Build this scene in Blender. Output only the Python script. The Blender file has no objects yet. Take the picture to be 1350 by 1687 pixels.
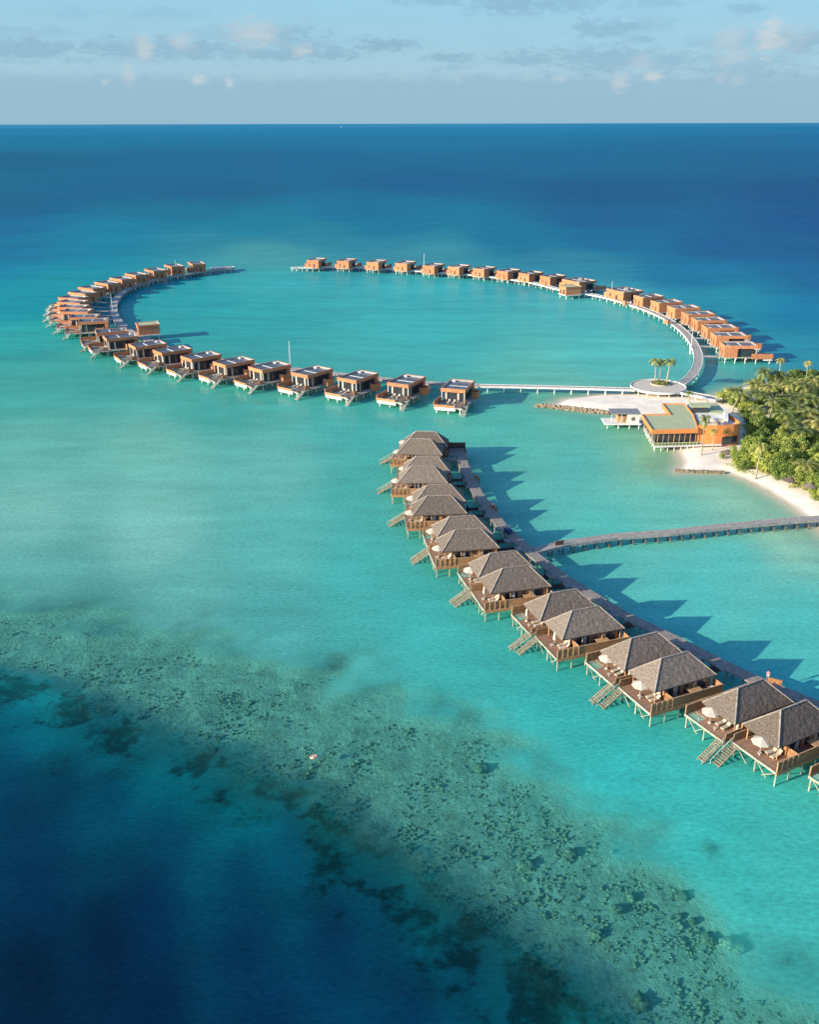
import bpy, bmesh, math, random
import numpy as np
from mathutils import Vector, noise as mn

# ------------------------------------------------------------------ camera, light, exposure
S = bpy.context.scene
C = S.collection
R = math.radians
F, H, CX, CY = 1550., 90., 675., 843.5          # focal length and centre in photo pixels, flying height in metres
TH = math.atan(641 / F); ROLL = R(0.127)
cam = bpy.data.cameras.new('camera'); co = bpy.data.objects.new('camera', cam); C.objects.link(co); S.camera = co
cam.sensor_fit = 'HORIZONTAL'; cam.sensor_width = 36.; cam.lens = 36. * F / 1350.
cam.clip_start = 1.; cam.clip_end = 300000.
co.location = (0, 0, H); co.rotation_euler = (math.pi / 2 - TH, 0, 0)
co.rotation_euler.rotate_axis('Z', -ROLL)
S.view_settings.view_transform = 'Standard'; S.view_settings.look = 'None'
S.view_settings.exposure = 0.8; S.view_settings.gamma = 1.
SUN_EL, SHADOW_AZ = 17.5, 25.                    # sun height; shadows fall 25 degrees off +X, away from the camera
sl = bpy.data.lights.new('sun', 'SUN'); sl.energy = 4.6; sl.angle = R(0.55); sl.color = (1., .86, .66)
so = bpy.data.objects.new('sun', sl); C.objects.link(so)
d = Vector((math.cos(R(SHADOW_AZ)) * math.cos(R(SUN_EL)), math.sin(R(SHADOW_AZ)) * math.cos(R(SUN_EL)), -math.sin(R(SUN_EL))))
so.rotation_euler = d.to_track_quat('-Z', 'Y').to_euler(); so.location = (-200, -100, 120)

def at(px, py, z=0.):
    "a pixel of the photo as a point of the world at height z"
    u = px - CX; v = py - CY
    c, s = math.cos(ROLL), math.sin(ROLL); u, v = u * c - v * s, u * s + v * c
    t = (z - H) / -(F * math.sin(TH) + v * math.cos(TH))
    return Vector((u * t, (F * math.cos(TH) - v * math.sin(TH)) * t, z))

W = bpy.data.worlds.new("World"); S.world = W; W.use_nodes = True
nt = W.node_tree; N = nt.nodes; LK = nt.links
def wn(t, **k):
    n = N.new(t)
    for a, b in k.items(): setattr(n, a, b)
    return n
def wm(op, a, b=None, c=None, clamp=False):
    n = wn('ShaderNodeMath', operation=op, use_clamp=clamp)
    for i, x in enumerate((a, b, c)):
        if x is None: continue
        if isinstance(x, (int, float)): n.inputs[i].default_value = x
        else: LK.new(x, n.inputs[i])
    return n.outputs[0]
def wmix(f, a, b):
    n = wn('ShaderNodeMix', data_type='RGBA')
    for i, x in ((0, f), (6, a), (7, b)):
        if isinstance(x, (tuple, float)): n.inputs[i].default_value = x if isinstance(x, float) else (*x, 1)
        else: LK.new(x, n.inputs[i])
    return n.outputs[2]
sky = wn('ShaderNodeTexSky', sky_type='NISHITA', sun_disc=False, sun_elevation=R(SUN_EL), sun_rotation=R(270 - SHADOW_AZ - 0))
sky.sun_rotation = R(90 - (180 + SHADOW_AZ)) % (2 * math.pi)
bg = N['Background']; bg.inputs[1].default_value = 0.10
tc = wn('ShaderNodeTexCoord'); sp = wn('ShaderNodeSeparateXYZ'); LK.new(tc.outputs['Generated'], sp.inputs[0])
el = wm('MULTIPLY', wm('ARCSINE', sp.outputs[2]), 180 / math.pi)
az = wm('MULTIPLY', wm('ARCTAN2', sp.outputs[0], sp.outputs[1]), 180 / math.pi)
cb = wn('ShaderNodeCombineXYZ'); LK.new(az, cb.inputs[0]); LK.new(wm('MULTIPLY', el, 2.6), cb.inputs[1])
nz = wn('ShaderNodeTexNoise'); LK.new(cb.outputs[0], nz.inputs['Vector']); nz.inputs['Scale'].default_value = 1.1; nz.inputs['Detail'].default_value = 7; nz.inputs['Roughness'].default_value = .62
n1 = wm('SUBTRACT', nz.outputs[0], .5)
nz3 = wn('ShaderNodeTexNoise'); LK.new(cb.outputs[0], nz3.inputs['Vector']); nz3.inputs['Scale'].default_value = 3.; nz3.inputs['Detail'].default_value = 6; nz3.inputs['Roughness'].default_value = .65; n3 = wm('SUBTRACT', nz3.outputs[0], .5)
nz2 = wn('ShaderNodeTexNoise'); LK.new(cb.outputs[0], nz2.inputs['Vector']); nz2.inputs['Scale'].default_value = .28; nz2.inputs['Detail'].default_value = 6
n2 = wm('SUBTRACT', nz2.outputs[0], .5)
k = 10.                                          # background strength is 0.1: colours below are per unit strength
def kc(r, g, b, f=1.):
    l = lambda c: ((c / 255 + .055) / 1.055) ** 2.4
    e = 2 ** -S.view_settings.exposure
    return tuple(l(c) * k * e * f for c in (r, g, b))
tint = wn('ShaderNodeMix', data_type='RGBA', blend_type='MULTIPLY'); tint.inputs[0].default_value = 1.; tint.inputs[7].default_value = (.72, 1.03, 1.5, 1); LK.new(sky.outputs[0], tint.inputs[6])
col = tint.outputs[2]          # clear tropical air: a bluer vault
front = wm('MULTIPLY', wm('SUBTRACT', 1., wm('DIVIDE', wm('ABSOLUTE', az), 100.), clamp=True), 2.2, clamp=True)
g = wn('ShaderNodeMapRange', interpolation_type='SMOOTHSTEP'); LK.new(el, g.inputs[0]); g.inputs[1].default_value = 26; g.inputs[2].default_value = 4.; g.inputs[3].default_value = 0; g.inputs[4].default_value = .93
up = wn('ShaderNodeMapRange', interpolation_type='LINEAR'); LK.new(el, up.inputs[0]); up.inputs[1].default_value = 2.; up.inputs[2].default_value = 7.
air = wmix(up.outputs[0], kc(166, 202, 219), kc(152, 206, 229))
col = wmix(wm('MULTIPLY', g.outputs[0], front), col, air)
# thin clouds: azimuth, elevation, half width, half height, shade: 0 grey-blue body, 1 sunlit top
def sky_at(px, py):
    u = px - CX; v = py - CY
    x, y, z = u, F * math.cos(TH) - v * math.sin(TH), -(F * math.sin(TH) + v * math.cos(TH))
    return math.degrees(math.atan2(x, y)), math.degrees(math.atan2(z, math.hypot(x, y)))
def blob(px, py, hw, hh, amt, edge=1.4):
    a, e = sky_at(px, py); da = hw / F * 57.3; de = hh / F * 57.3
    dx = wm('DIVIDE', wm('SUBTRACT', az, a), da); dy = wm('DIVIDE', wm('SUBTRACT', el, e), de)
    r = wm('SQRT', wm('ADD', wm('MULTIPLY', dx, dx), wm('MULTIPLY', dy, dy)))
    r = wm('ADD', wm('ADD', r, wm('MULTIPLY', n1, 4.2)), wm('MULTIPLY', n3, 1.5))
    m = wn('ShaderNodeMapRange', interpolation_type='SMOOTHSTEP'); LK.new(r, m.inputs[0])
    m.inputs[1].default_value = 1. + edge / 2; m.inputs[2].default_value = 1. - edge / 2; m.inputs[4].default_value = amt
    return m.outputs[0]
def union(lst):
    o = lst[0]
    for x in lst[1:]: o = wm('MAXIMUM', o, x)
    return o
grey = union([blob(*b) for b in ((50, 78, 75, 13, .85), (70, 54, 35, 8, .4), (20, 50, 30, 6, .4), (280, 80, 120, 13, .85), (190, 74, 40, 8, .5), (440, 60, 70, 14, .8), (480, 88, 90, 8, .9), (510, 76, 35, 9, .7),
    (632, 74, 44, 8, .95), (742, 96, 34, 6, .85), (752, 112, 22, 4, .5), (870, 97, 42, 9, .85), (275, 22, 45, 8, .35), (115, 20, 35, 8, .3), (350, 58, 35, 9, .35), (1000, 48, 40, 10, .8), (1055, 66, 18, 6, .6), (1070, 42, 30, 8, .4), (1000, 98, 75, 16, .8), (1090, 102, 50, 12, .7), (1165, 72, 30, 6, .4),
    (1215, 70, 45, 12, .5), (1310, 70, 60, 13, .9), (1225, 110, 65, 17, .6), (1180, 98, 40, 8, .5), (1235, 17, 25, 6, .6), (850, 8, 60, 12, .8), (945, 6, 40, 12, .7), (715, 0, 50, 6, .7), (1090, 2, 45, 8, .5), (540, 92, 28, 4, .8))])
white = union([blob(*b) for b in ((240, 76, 12, 12, .75, 1.9), (300, 70, 14, 9, .6, 1.9), (420, 55, 30, 14, .75, 1.9), (500, 84, 12, 7, .75, 1.9), (1268, 60, 13, 20, 1., 1.6), (1275, 74, 22, 8, .8, 1.7), (1300, 62, 28, 14, .4, 2.), (1203, 64, 18, 12, .55, 1.9), (1210, 95, 20, 10, .45, 1.9), (1078, 128, 9, 6, .9, 1.9), (1025, 136, 10, 10, .6, 1.9),
    (214, 124, 8, 12, .5, 1.9), (328, 131, 10, 5, .8, 1.9), (380, 137, 6, 5, .7, 1.9), (175, 135, 5, 3, .6, 1.9), (1060, 105, 14, 9, .4, 1.9), (925, 131, 8, 4, .4, 1.9), (1190, 130, 8, 6, .4, 1.9), (1218, 134, 10, 7, .35, 1.9), (756, 131, 6, 4, .3, 1.9))])
mott = wn('ShaderNodeMapRange'); LK.new(n2, mott.inputs[0]); mott.inputs[1].default_value = -.02; mott.inputs[2].default_value = .3; mott.inputs[4].default_value = .22
col = wmix(wm('MULTIPLY', mott.outputs[0], front), col, kc(150, 186, 205))
col = wmix(wm('MULTIPLY', grey, .62), col, kc(131, 170, 196))
bank = wn('ShaderNodeMapRange', interpolation_type='SMOOTHSTEP'); LK.new(wm('ADD', el, wm('ADD', wm('MULTIPLY', n1, 1.1), wm('MULTIPLY', n2, .8))), bank.inputs[0])
bank.inputs[1].default_value = 2.75; bank.inputs[2].default_value = 1.9; bank.inputs[4].default_value = .62
col = wmix(wm('MULTIPLY', bank.outputs[0], front), col, kc(143, 182, 206))
col = wmix(wm('MULTIPLY', white, .8), col, kc(206, 215, 219))
LK.new(col, bg.inputs[0])

# ------------------------------------------------------------------ helpers
rng = random.Random(7)
def mat(name, color, rough=.7, metal=0., spec=.3, var=.12, scale=2., stripes=None, bump=0., coord='Object', detail=4):
    m = bpy.data.materials.new(name); m.use_nodes = True; t = m.node_tree; b = t.nodes['Principled BSDF']
    b.inputs['Roughness'].default_value = rough; b.inputs['Metallic'].default_value = metal
    b.inputs['Specular IOR Level'].default_value = spec
    tc = t.nodes.new('ShaderNodeTexCoord'); nz = t.nodes.new('ShaderNodeTexNoise'); nz.inputs['Scale'].default_value = scale; nz.inputs['Detail'].default_value = detail
    src = tc.outputs[coord]; o0 = t.nodes.new('ShaderNodeObjectInfo'); sc0 = t.nodes.new('ShaderNodeMath'); sc0.operation = 'MULTIPLY'; sc0.inputs[1].default_value = 60.; t.links.new(o0.outputs['Random'], sc0.inputs[0])
    ad = t.nodes.new('ShaderNodeVectorMath'); ad.operation = 'ADD'; t.links.new(src, ad.inputs[0]); t.links.new(sc0.outputs[0], ad.inputs[1]); src = ad.outputs[0]
    if stripes:
        mp = t.nodes.new('ShaderNodeMapping'); mp.inputs['Scale'].default_value = stripes; t.links.new(src, mp.inputs[0]); src = mp.outputs[0]
    t.links.new(src, nz.inputs['Vector'])
    oi = t.nodes.new('ShaderNodeObjectInfo')
    mr = t.nodes.new('ShaderNodeMapRange'); t.links.new(nz.outputs[0], mr.inputs[0]); mr.inputs[1].default_value = .28; mr.inputs[2].default_value = .72
    mr.inputs[3].default_value = 1 - var * 1.6; mr.inputs[4].default_value = 1 + var * 1.6
    m2 = t.nodes.new('ShaderNodeMapRange'); t.links.new(oi.outputs['Random'], m2.inputs[0]); m2.inputs[3].default_value = 1 - var * .6; m2.inputs[4].default_value = 1 + var * .6
    mu = t.nodes.new('ShaderNodeMath'); mu.operation = 'MULTIPLY'; t.links.new(mr.outputs[0], mu.inputs[0]); t.links.new(m2.outputs[0], mu.inputs[1])
    hv = t.nodes.new('ShaderNodeVectorMath'); hv.operation = 'SCALE'; hv.inputs[0].default_value = color; t.links.new(mu.outputs[0], hv.inputs['Scale'])
    t.links.new(hv.outputs[0], b.inputs['Base Color'])
    if bump:
        bp = t.nodes.new('ShaderNodeBump'); bp.inputs['Strength'].default_value = bump; bp.inputs['Distance'].default_value = .08
        t.links.new(nz.outputs[0], bp.inputs['Height']); t.links.new(bp.outputs[0], b.inputs['Normal'])
    return m
M = dict(
    lining=mat('grey_roof_flashing', (.36, .36, .35), .6, var=.1),
    shadeboards=mat('shaded_brown_grey_planks', (.36, .33, .29), .85, var=.18, scale=1.2),  # darker copy of boards, painting in the shade on the left ring boardwalk
    paving=mat('pale_sand_coloured_paving', (.60, .53, .42), .85, var=.08, scale=.6),
    brightclad=mat('bright_orange_cladding', (.74, .265, .075), .6, var=.16, scale=2.2, stripes=(2.5, 2.5, .35), bump=.3),
    clad=mat('orange_timber_cladding', (.54, .212, .095), .65, var=.22, scale=2.2, stripes=(2.5, 2.5, .35), bump=.3),
    white=mat('white_concrete', (.72, .70, .64), .7, var=.1, scale=.8),
    pale=mat('pale_weathered_timber', (.40, .375, .28), .8, var=.2, scale=1.5),
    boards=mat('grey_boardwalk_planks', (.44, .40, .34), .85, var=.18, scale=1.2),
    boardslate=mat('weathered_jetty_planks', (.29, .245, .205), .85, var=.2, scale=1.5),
    roofgrey=mat('pale_grey_flat_roof', (.235, .23, .225), .6, var=.12, scale=.6),
    panel=mat('dark_blue_solar_panel', (.095, .10, .115), .35, spec=.4, var=.1),
    glass=mat('dark_window_glass', (.035, .045, .055), .08, spec=.6, var=.1),
    darkwall=mat('dark_timber_wall', (.10, .065, .045), .7, var=.2, stripes=(6, 6, .5)),
    thatch=mat('weathered_grey_thatch', (.178, .142, .112), .95, spec=.1, var=.40, scale=6., stripes=(1., 1., .8), bump=.5, detail=10),
    cap=mat('pale_ridge_capping', (.34, .29, .24), .9, spec=.1, var=.2),
    wood=mat('brown_timber_boards', (.41, .20, .09), .75, var=.22, scale=2, stripes=(.6, .6, 5.), bump=.3),
    slat=mat('brown_lattice_timber', (.31, .155, .07), .75, var=.2, scale=2),
    stair=mat('weathered_stair_timber', (.36, .29, .19), .8, var=.2),
    rail=mat('honey_timber_post', (.48, .29, .15), .7, var=.15),
    deck=mat('reddish_brown_decking', (.33, .195, .125), .8, var=.2, scale=1.2, stripes=(.5, 5., 1)),
    greydeck=mat('grey_brown_decking', (.20, .155, .115), .8, var=.2, scale=1.),
    cloth=mat('cream_canvas', (.54, .48, .395), .9, var=.05),
    linen=mat('beige_curtain_linen', (.55, .45, .33), .9, var=.1),
    pool=mat('green_pool_water', (.05, .13, .11), .08, spec=.5, var=.15),
    sandm=mat('pale_coral_sand', (.93, .82, .66), .95, spec=.1, var=.08, scale=.25, bump=.2, coord='Object', detail=8),
    rock=mat('tan_boulder', (.27, .21, .14), .9, var=.35, scale=1.3, bump=.8),
    greenroof=mat('sage_green_roof_membrane', (.46, .50, .28), .7, var=.05, scale=.4),
    trunk=mat('grey_palm_trunk', (.40, .32, .24), .9, var=.2, scale=3),
    greytr=mat('brown_tree_trunk', (.16, .11, .07), .9, var=.2, scale=3),
    steel=mat('white_painted_steel', (.68, .68, .66), .4, var=.05),
    coral=mat('dark_brown_coral', (.23, .205, .15), .95, spec=.1, var=.5, scale=3.2, bump=1., detail=8),
    skin=mat('skin', (.45, .26, .17), .6, var=.05), hair=mat('dark_hair', (.03, .02, .015), .6, var=.05),
    pink=mat('pink_cotton', (.75, .28, .30), .8, var=.05), navy=mat('navy_blue_cotton', (.03, .07, .2), .8, var=.05),
    black=mat('black_rubber', (.02, .02, .02), .7, var=.05), floatm=mat('orange_and_white_float', (.75, .45, .33), .6, var=.3, scale=3),
    soil=mat('dark_leaf_litter', (.12, .10, .06), .95, var=.3),
)
def leafmat(name, c1, c2, c3=None):
    m = mat(name, c1, .55, spec=.35, var=.25, scale=.5); t = m.node_tree; b = t.nodes['Principled BSDF']
    at_ = t.nodes.new('ShaderNodeAttribute'); at_.attribute_name = 'tone'
    oi = t.nodes.new('ShaderNodeObjectInfo')
    mx = t.nodes.new('ShaderNodeMix'); mx.data_type = 'RGBA'; mx.inputs[6].default_value = (*c1, 1); mx.inputs[7].default_value = (*c2, 1)
    t.links.new(at_.outputs['Fac'], mx.inputs[0])
    hs = t.nodes.new('ShaderNodeHueSaturation'); t.links.new(mx.outputs[2], hs.inputs['Color'])
    mr = t.nodes.new('ShaderNodeMapRange'); t.links.new(oi.outputs['Random'], mr.inputs[0]); mr.inputs[3].default_value = .65; mr.inputs[4].default_value = 1.4
    t.links.new(mr.outputs[0], hs.inputs['Value'])
    m3 = t.nodes.new('ShaderNodeMapRange'); t.links.new(oi.outputs['Random'], m3.inputs[0]); m3.inputs[3].default_value = .53; m3.inputs[4].default_value = .475
    t.links.new(m3.outputs[0], hs.inputs['Hue'])
    t.links.new(hs.outputs[0], b.inputs['Base Color'])
    tr = t.nodes.new('ShaderNodeBsdfTranslucent'); t.links.new(hs.outputs[0], tr.inputs[0])
    ms = t.nodes.new('ShaderNodeMixShader'); ms.inputs[0].default_value = .22
    t.links.new(b.outputs[0], ms.inputs[1]); t.links.new(tr.outputs[0], ms.inputs[2]); t.links.new(ms.outputs[0], t.nodes['Material Output'].inputs[0])
    return m
M['leaf'] = leafmat('broadleaf_foliage', (.14, .22, .035), (.48, .52, .11))
M['shadeleaf'] = leafmat('shaded_foliage', (.09, .155, .03), (.30, .37, .075))  # darker leaf copy: shade among the back trees put into the colour
M['frond'] = leafmat('palm_frond', (.15, .21, .05), (.50, .44, .13))

def tag(o, label=None, cat=None, group=None, kind=None):
    if label: o['label'] = label
    if cat: o['category'] = cat
    if group: o['group'] = group
    if kind: o['kind'] = kind
    return o
def empty(name, loc, rz=0., label=None, cat=None, group=None):
    o = bpy.data.objects.new(name, None); C.objects.link(o); o.location = loc; o.rotation_euler = (0, 0, rz); o.empty_display_size = .5
    return tag(o, label, cat, group)
class MB:
    def __init__(s): s.v = []; s.f = []
    def add(s, vs, fs):
        n = len(s.v); s.v += [tuple(p) for p in vs]; s.f += [tuple(i + n for i in f) for f in fs]; return s
    def box(s, x0, y0, z0, x1, y1, z1):
        x0, x1 = min(x0, x1), max(x0, x1); y0, y1 = min(y0, y1), max(y0, y1); z0, z1 = min(z0, z1), max(z0, z1)
        return s.add([(x0, y0, z0), (x1, y0, z0), (x1, y1, z0), (x0, y1, z0), (x0, y0, z1), (x1, y0, z1), (x1, y1, z1), (x0, y1, z1)],
                     [(0, 3, 2, 1), (4, 5, 6, 7), (0, 1, 5, 4), (1, 2, 6, 5), (2, 3, 7, 6), (3, 0, 4, 7)])
    def beam(s, p, q, w, h=None):
        p = Vector(p); q = Vector(q); h = h or w; dv = (q - p).normalized()
        up = Vector((0, 0, 1)) if abs(dv.z) < .95 else Vector((1, 0, 0))
        a = dv.cross(up).normalized() * (w / 2); b = a.cross(dv).normalized() * (h / 2)
        return s.add([p - a - b, p + a - b, p + a + b, p - a + b, q - a - b, q + a - b, q + a + b, q - a + b],
                     [(0, 3, 2, 1), (4, 5, 6, 7), (0, 1, 5, 4), (1, 2, 6, 5), (2, 3, 7, 6), (3, 0, 4, 7)])
    def cyl(s, p, q, r, r2=None, n=8):
        p = Vector(p); q = Vector(q); r2 = r if r2 is None else r2; dv = (q - p).normalized()
        a = dv.orthogonal().normalized(); b = dv.cross(a)
        vs = [p + (a * math.cos(t) + b * math.sin(t)) * r for t in [2 * math.pi * i / n for i in range(n)]] + \
             [q + (a * math.cos(t) + b * math.sin(t)) * r2 for t in [2 * math.pi * i / n for i in range(n)]]
        return s.add(vs, [(i, (i + 1) % n, n + (i + 1) % n, n + i) for i in range(n)] + [tuple(range(n))[::-1], tuple(range(n, 2 * n))])
    def tube(s, pts, rs, n=6):
        rings = []
        for i, p in enumerate(pts):
            p = Vector(p); a = Vector(pts[max(0, i - 1)]); b = Vector(pts[min(len(pts) - 1, i + 1)]); dv = (b - a).normalized()
            x = dv.orthogonal().normalized() if abs(dv.z) < .9 else Vector((1, 0, 0)); y = dv.cross(x).normalized(); x = y.cross(dv)
            rings += [p + (x * math.cos(2 * math.pi * j / n) + y * math.sin(2 * math.pi * j / n)) * rs[i] for j in range(n)]
        fs = [(i * n + j, i * n + (j + 1) % n, (i + 1) * n + (j + 1) % n, (i + 1) * n + j) for i in range(len(pts) - 1) for j in range(n)]
        fs += [tuple(range(n))[::-1], tuple((len(pts) - 1) * n + j for j in range(n))]
        return s.add(rings, fs)
    def prism(s, poly, z0, z1):
        n = len(poly); poly = [(p[0], p[1]) for p in poly]
        ar = sum(poly[i][0] * poly[(i + 1) % n][1] - poly[(i + 1) % n][0] * poly[i][1] for i in range(n))
        if ar < 0: poly = poly[::-1]
        return s.add([(x, y, z0) for x, y in poly] + [(x, y, z1) for x, y in poly],
                     [tuple(range(n))[::-1], tuple(range(n, 2 * n))] + [(i, (i + 1) % n, n + (i + 1) % n, n + i) for i in range(n)])
    def build(s, name, m, parent=None, smooth=False, label=None, tone=None):
        me = bpy.data.meshes.new(name); me.from_pydata(s.v, [], s.f); me.materials.append(m); me.update()
        if smooth: me.shade_smooth()
        if tone is not None:
            a = me.attributes.new('tone', 'FLOAT', 'FACE'); a.data.foreach_set('value', tone)
        o = bpy.data.objects.new(name, me); C.objects.link(o)
        if parent: o.parent = parent
        if label: o['label'] = label
        return o
KIDS = {}
def copy_tree(o, parent=None):
    c = o.copy(); C.objects.link(c); c.parent = parent
    for ch in list(o.children): copy_tree(ch, c)
    return c
def place(proto, first, loc, rz, label, group=None, scale=None):
    o = proto if first else copy_tree(proto)
    o.location = loc; o.rotation_euler = (0, 0, rz); o['label'] = label
    if group: o['group'] = group
    if scale: o.scale = scale
    return o
ORD = ['first', 'second', 'third', 'fourth', 'fifth', 'sixth', 'seventh', 'eighth', 'ninth', 'tenth', 'eleventh', 'twelfth', 'thirteenth', 'fourteenth', 'fifteenth', 'sixteenth',
       'seventeenth', 'eighteenth', 'nineteenth', 'twentieth', 'twenty-first', 'twenty-second', 'twenty-third', 'twenty-fourth', 'twenty-fifth', 'twenty-sixth']

# ------------------------------------------------------------------ sea, seabed, beach
def srgb(c): c /= 255.; return c / 12.92 if c <= .04045 else ((c + .055) / 1.055) ** 2.4
KW = (.68, .86, .88)                            # light reaching the water per unit of body colour
CP = [  # where the water has which colour (photo pixel -> world point), read where the sun lies on it; horizon rows carry painted haze
    (0, 207, 66, 152, 190), (700, 207, 62, 150, 190), (1350, 207, 60, 148, 188), (0, 214, 52, 142, 182), (700, 214, 50, 140, 182), (1350, 214, 50, 138, 180),
    (0, 235, 40, 132, 172), (700, 235, 40, 130, 173), (1350, 235, 38, 128, 172),
    (0, 265, 38, 118, 160), (450, 265, 38, 120, 165), (900, 265, 38, 122, 166), (1350, 265, 38, 120, 165),
    (0, 310, 34, 122, 162), (180, 310, 34, 118, 162), (350, 315, 34, 116, 160), (700, 300, 34, 114, 162), (1000, 320, 34, 112, 159), (1350, 320, 34, 108, 158),
    (0, 340, 32, 118, 160), (0, 370, 32, 120, 165), (200, 378, 40, 138, 172), (300, 350, 40, 126, 162), (420, 372, 46, 130, 163), (600, 350, 38, 120, 162), (650, 375, 42, 126, 164), (1000, 360, 34, 111, 158), (1350, 365, 30, 102, 156),
    (0, 410, 32, 126, 166), (150, 400, 42, 140, 170), (320, 395, 58, 143, 168), (520, 385, 56, 136, 165), (680, 400, 56, 136, 166), (850, 392, 44, 124, 164), (1000, 400, 40, 120, 164), (1200, 410, 32, 108, 158), (1350, 410, 30, 106, 156),
    (0, 450, 42, 142, 172), (430, 420, 76, 158, 170), (700, 412, 70, 150, 170), (950, 430, 60, 144, 170), (1150, 450, 46, 128, 168), (1350, 460, 34, 116, 162),
    (30, 500, 40, 146, 164), (1200, 500, 48, 138, 166), (1330, 520, 34, 124, 166), (1310, 575, 48, 144, 172), (60, 470, 50, 150, 166),
    (430, 470, 68, 166, 174), (700, 480, 70, 168, 176), (1000, 520, 76, 174, 182), (400, 520, 62, 162, 168), (700, 560, 72, 178, 180), (1000, 590, 82, 188, 188), (350, 500, 58, 158, 168),
    (30, 560, 58, 166, 168), (30, 640, 74, 176, 170), (150, 620, 72, 174, 168), (350, 660, 74, 178, 170), (600, 700, 74, 182, 176), (850, 690, 78, 188, 180), (1200, 610, 76, 180, 184),
    (50, 740, 104, 190, 176), (250, 750, 114, 196, 181), (450, 780, 104, 193, 182), (600, 820, 76, 184, 174), (950, 760, 86, 192, 184), (1100, 830, 96, 196, 182), (1000, 880, 80, 194, 184),
    (50, 850, 120, 196, 181), (250, 880, 122, 198, 183), (450, 900, 92, 188, 176), (600, 950, 70, 184, 174), (700, 1030, 62, 184, 174), (1200, 930, 82, 196, 186), (1300, 1050, 74, 196, 188), (1150, 980, 76, 194, 186),
    (80, 940, 96, 180, 168), (300, 980, 98, 184, 172), (450, 1030, 78, 172, 164), (600, 1100, 62, 170, 164), (780, 1120, 54, 180, 172), (900, 1200, 46, 182, 176), (1000, 1290, 42, 186, 178), (1150, 1350, 46, 188, 178), (1300, 1400, 54, 188, 176), (1320, 1520, 54, 186, 174), (1200, 1450, 48, 184, 172),
    (100, 1050, 62, 140, 136), (300, 1110, 60, 146, 142), (500, 1180, 56, 144, 138), (700, 1290, 48, 142, 136), (900, 1400, 46, 148, 142), (1100, 1530, 42, 150, 144), (1280, 1640, 46, 160, 152),
    (30, 1120, 0, 125, 138), (90, 1150, 0, 128, 138), (150, 1160, 0, 112, 126), (220, 1200, 0, 116, 128), (300, 1225, 0, 114, 124), (400, 1250, 0, 120, 124), (420, 1300, 0, 112, 120), (540, 1340, 0, 112, 116), (650, 1420, 0, 104, 112), (740, 1500, 0, 104, 114), (860, 1580, 0, 108, 118), (980, 1670, 0, 118, 126),
    (20, 1180, 0, 106, 124), (80, 1215, 0, 100, 118), (180, 1240, 0, 104, 120), (290, 1262, 0, 110, 124), (350, 1300, 0, 98, 114), (400, 1350, 0, 102, 118), (480, 1400, 0, 80, 106), (620, 1520, 0, 72, 98), (750, 1600, 0, 80, 104), (850, 1680, 0, 88, 108),
    (20, 1290, 0, 64, 96), (100, 1290, 0, 62, 92), (180, 1300, 0, 68, 98), (280, 1370, 0, 74, 102), (400, 1430, 0, 70, 98), (550, 1560, 0, 58, 90), (680, 1680, 0, 60, 92), (20, 1250, 0, 80, 106),
    (50, 1400, 0, 58, 90), (60, 1480, 0, 54, 86), (250, 1500, 0, 54, 88), (400, 1560, 0, 56, 88), (50, 1600, 0, 44, 70), (180, 1560, 0, 44, 74), (250, 1660, 0, 48, 80), (450, 1680, 0, 56, 88), (-200, 1500, 0, 44, 78), (-200, 1200, 0, 66, 104), (1500, 1700, 50, 170, 160), (1500, 1300, 60, 190, 180), (1500, 900, 90, 196, 184),
    (50, 1800, 0, 40, 74), (600, 1800, 0, 60, 95), (1200, 1800, 30, 130, 130),
    (1140, 780, 128, 200, 178), (1230, 815, 134, 204, 180), (1300, 860, 140, 206, 180), (1040, 720, 104, 194, 176), (1090, 745, 136, 198, 166), (940, 655, 104, 196, 184), (930, 685, 92, 192, 178)]
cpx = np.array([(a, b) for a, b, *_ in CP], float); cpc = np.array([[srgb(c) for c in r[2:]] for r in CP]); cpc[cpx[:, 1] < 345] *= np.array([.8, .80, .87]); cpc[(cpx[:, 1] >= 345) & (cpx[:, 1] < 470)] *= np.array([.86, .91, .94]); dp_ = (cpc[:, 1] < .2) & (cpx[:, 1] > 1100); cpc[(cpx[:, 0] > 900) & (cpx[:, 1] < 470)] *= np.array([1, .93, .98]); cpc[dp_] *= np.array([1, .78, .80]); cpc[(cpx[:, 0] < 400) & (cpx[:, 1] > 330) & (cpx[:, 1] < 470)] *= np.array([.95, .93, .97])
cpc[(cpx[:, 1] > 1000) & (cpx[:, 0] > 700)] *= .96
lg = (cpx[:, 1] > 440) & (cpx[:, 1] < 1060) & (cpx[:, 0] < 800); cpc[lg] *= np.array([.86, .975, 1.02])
def project(x, y, z=0.):
    dz = z - H; cz = y * math.cos(TH) - dz * math.sin(TH); cy = -(y * math.sin(TH) + dz * math.cos(TH))
    cz = np.maximum(cz, 1.)
    return CX + F * x / cz, CY + F * cy / cz
REEF_IN = [at(*p) for p in ((-260, 925), (-60, 965), (0, 985), (130, 1005), (330, 1050), (480, 1075), (600, 1120), (790, 1188), (880, 1265), (995, 1355), (1105, 1428), (1262, 1560), (1350, 1640), (1500, 1760))]
REEF_OUT = [at(*p) for p in ((-260, 1040), (-60, 1080), (0, 1095), (125, 1133), (225, 1168), (300, 1198), (370, 1228), (450, 1272), (525, 1302), (590, 1345), (675, 1385), (760, 1455), (850, 1528), (930, 1592), (1020, 1660), (1110, 1760))]
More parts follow.
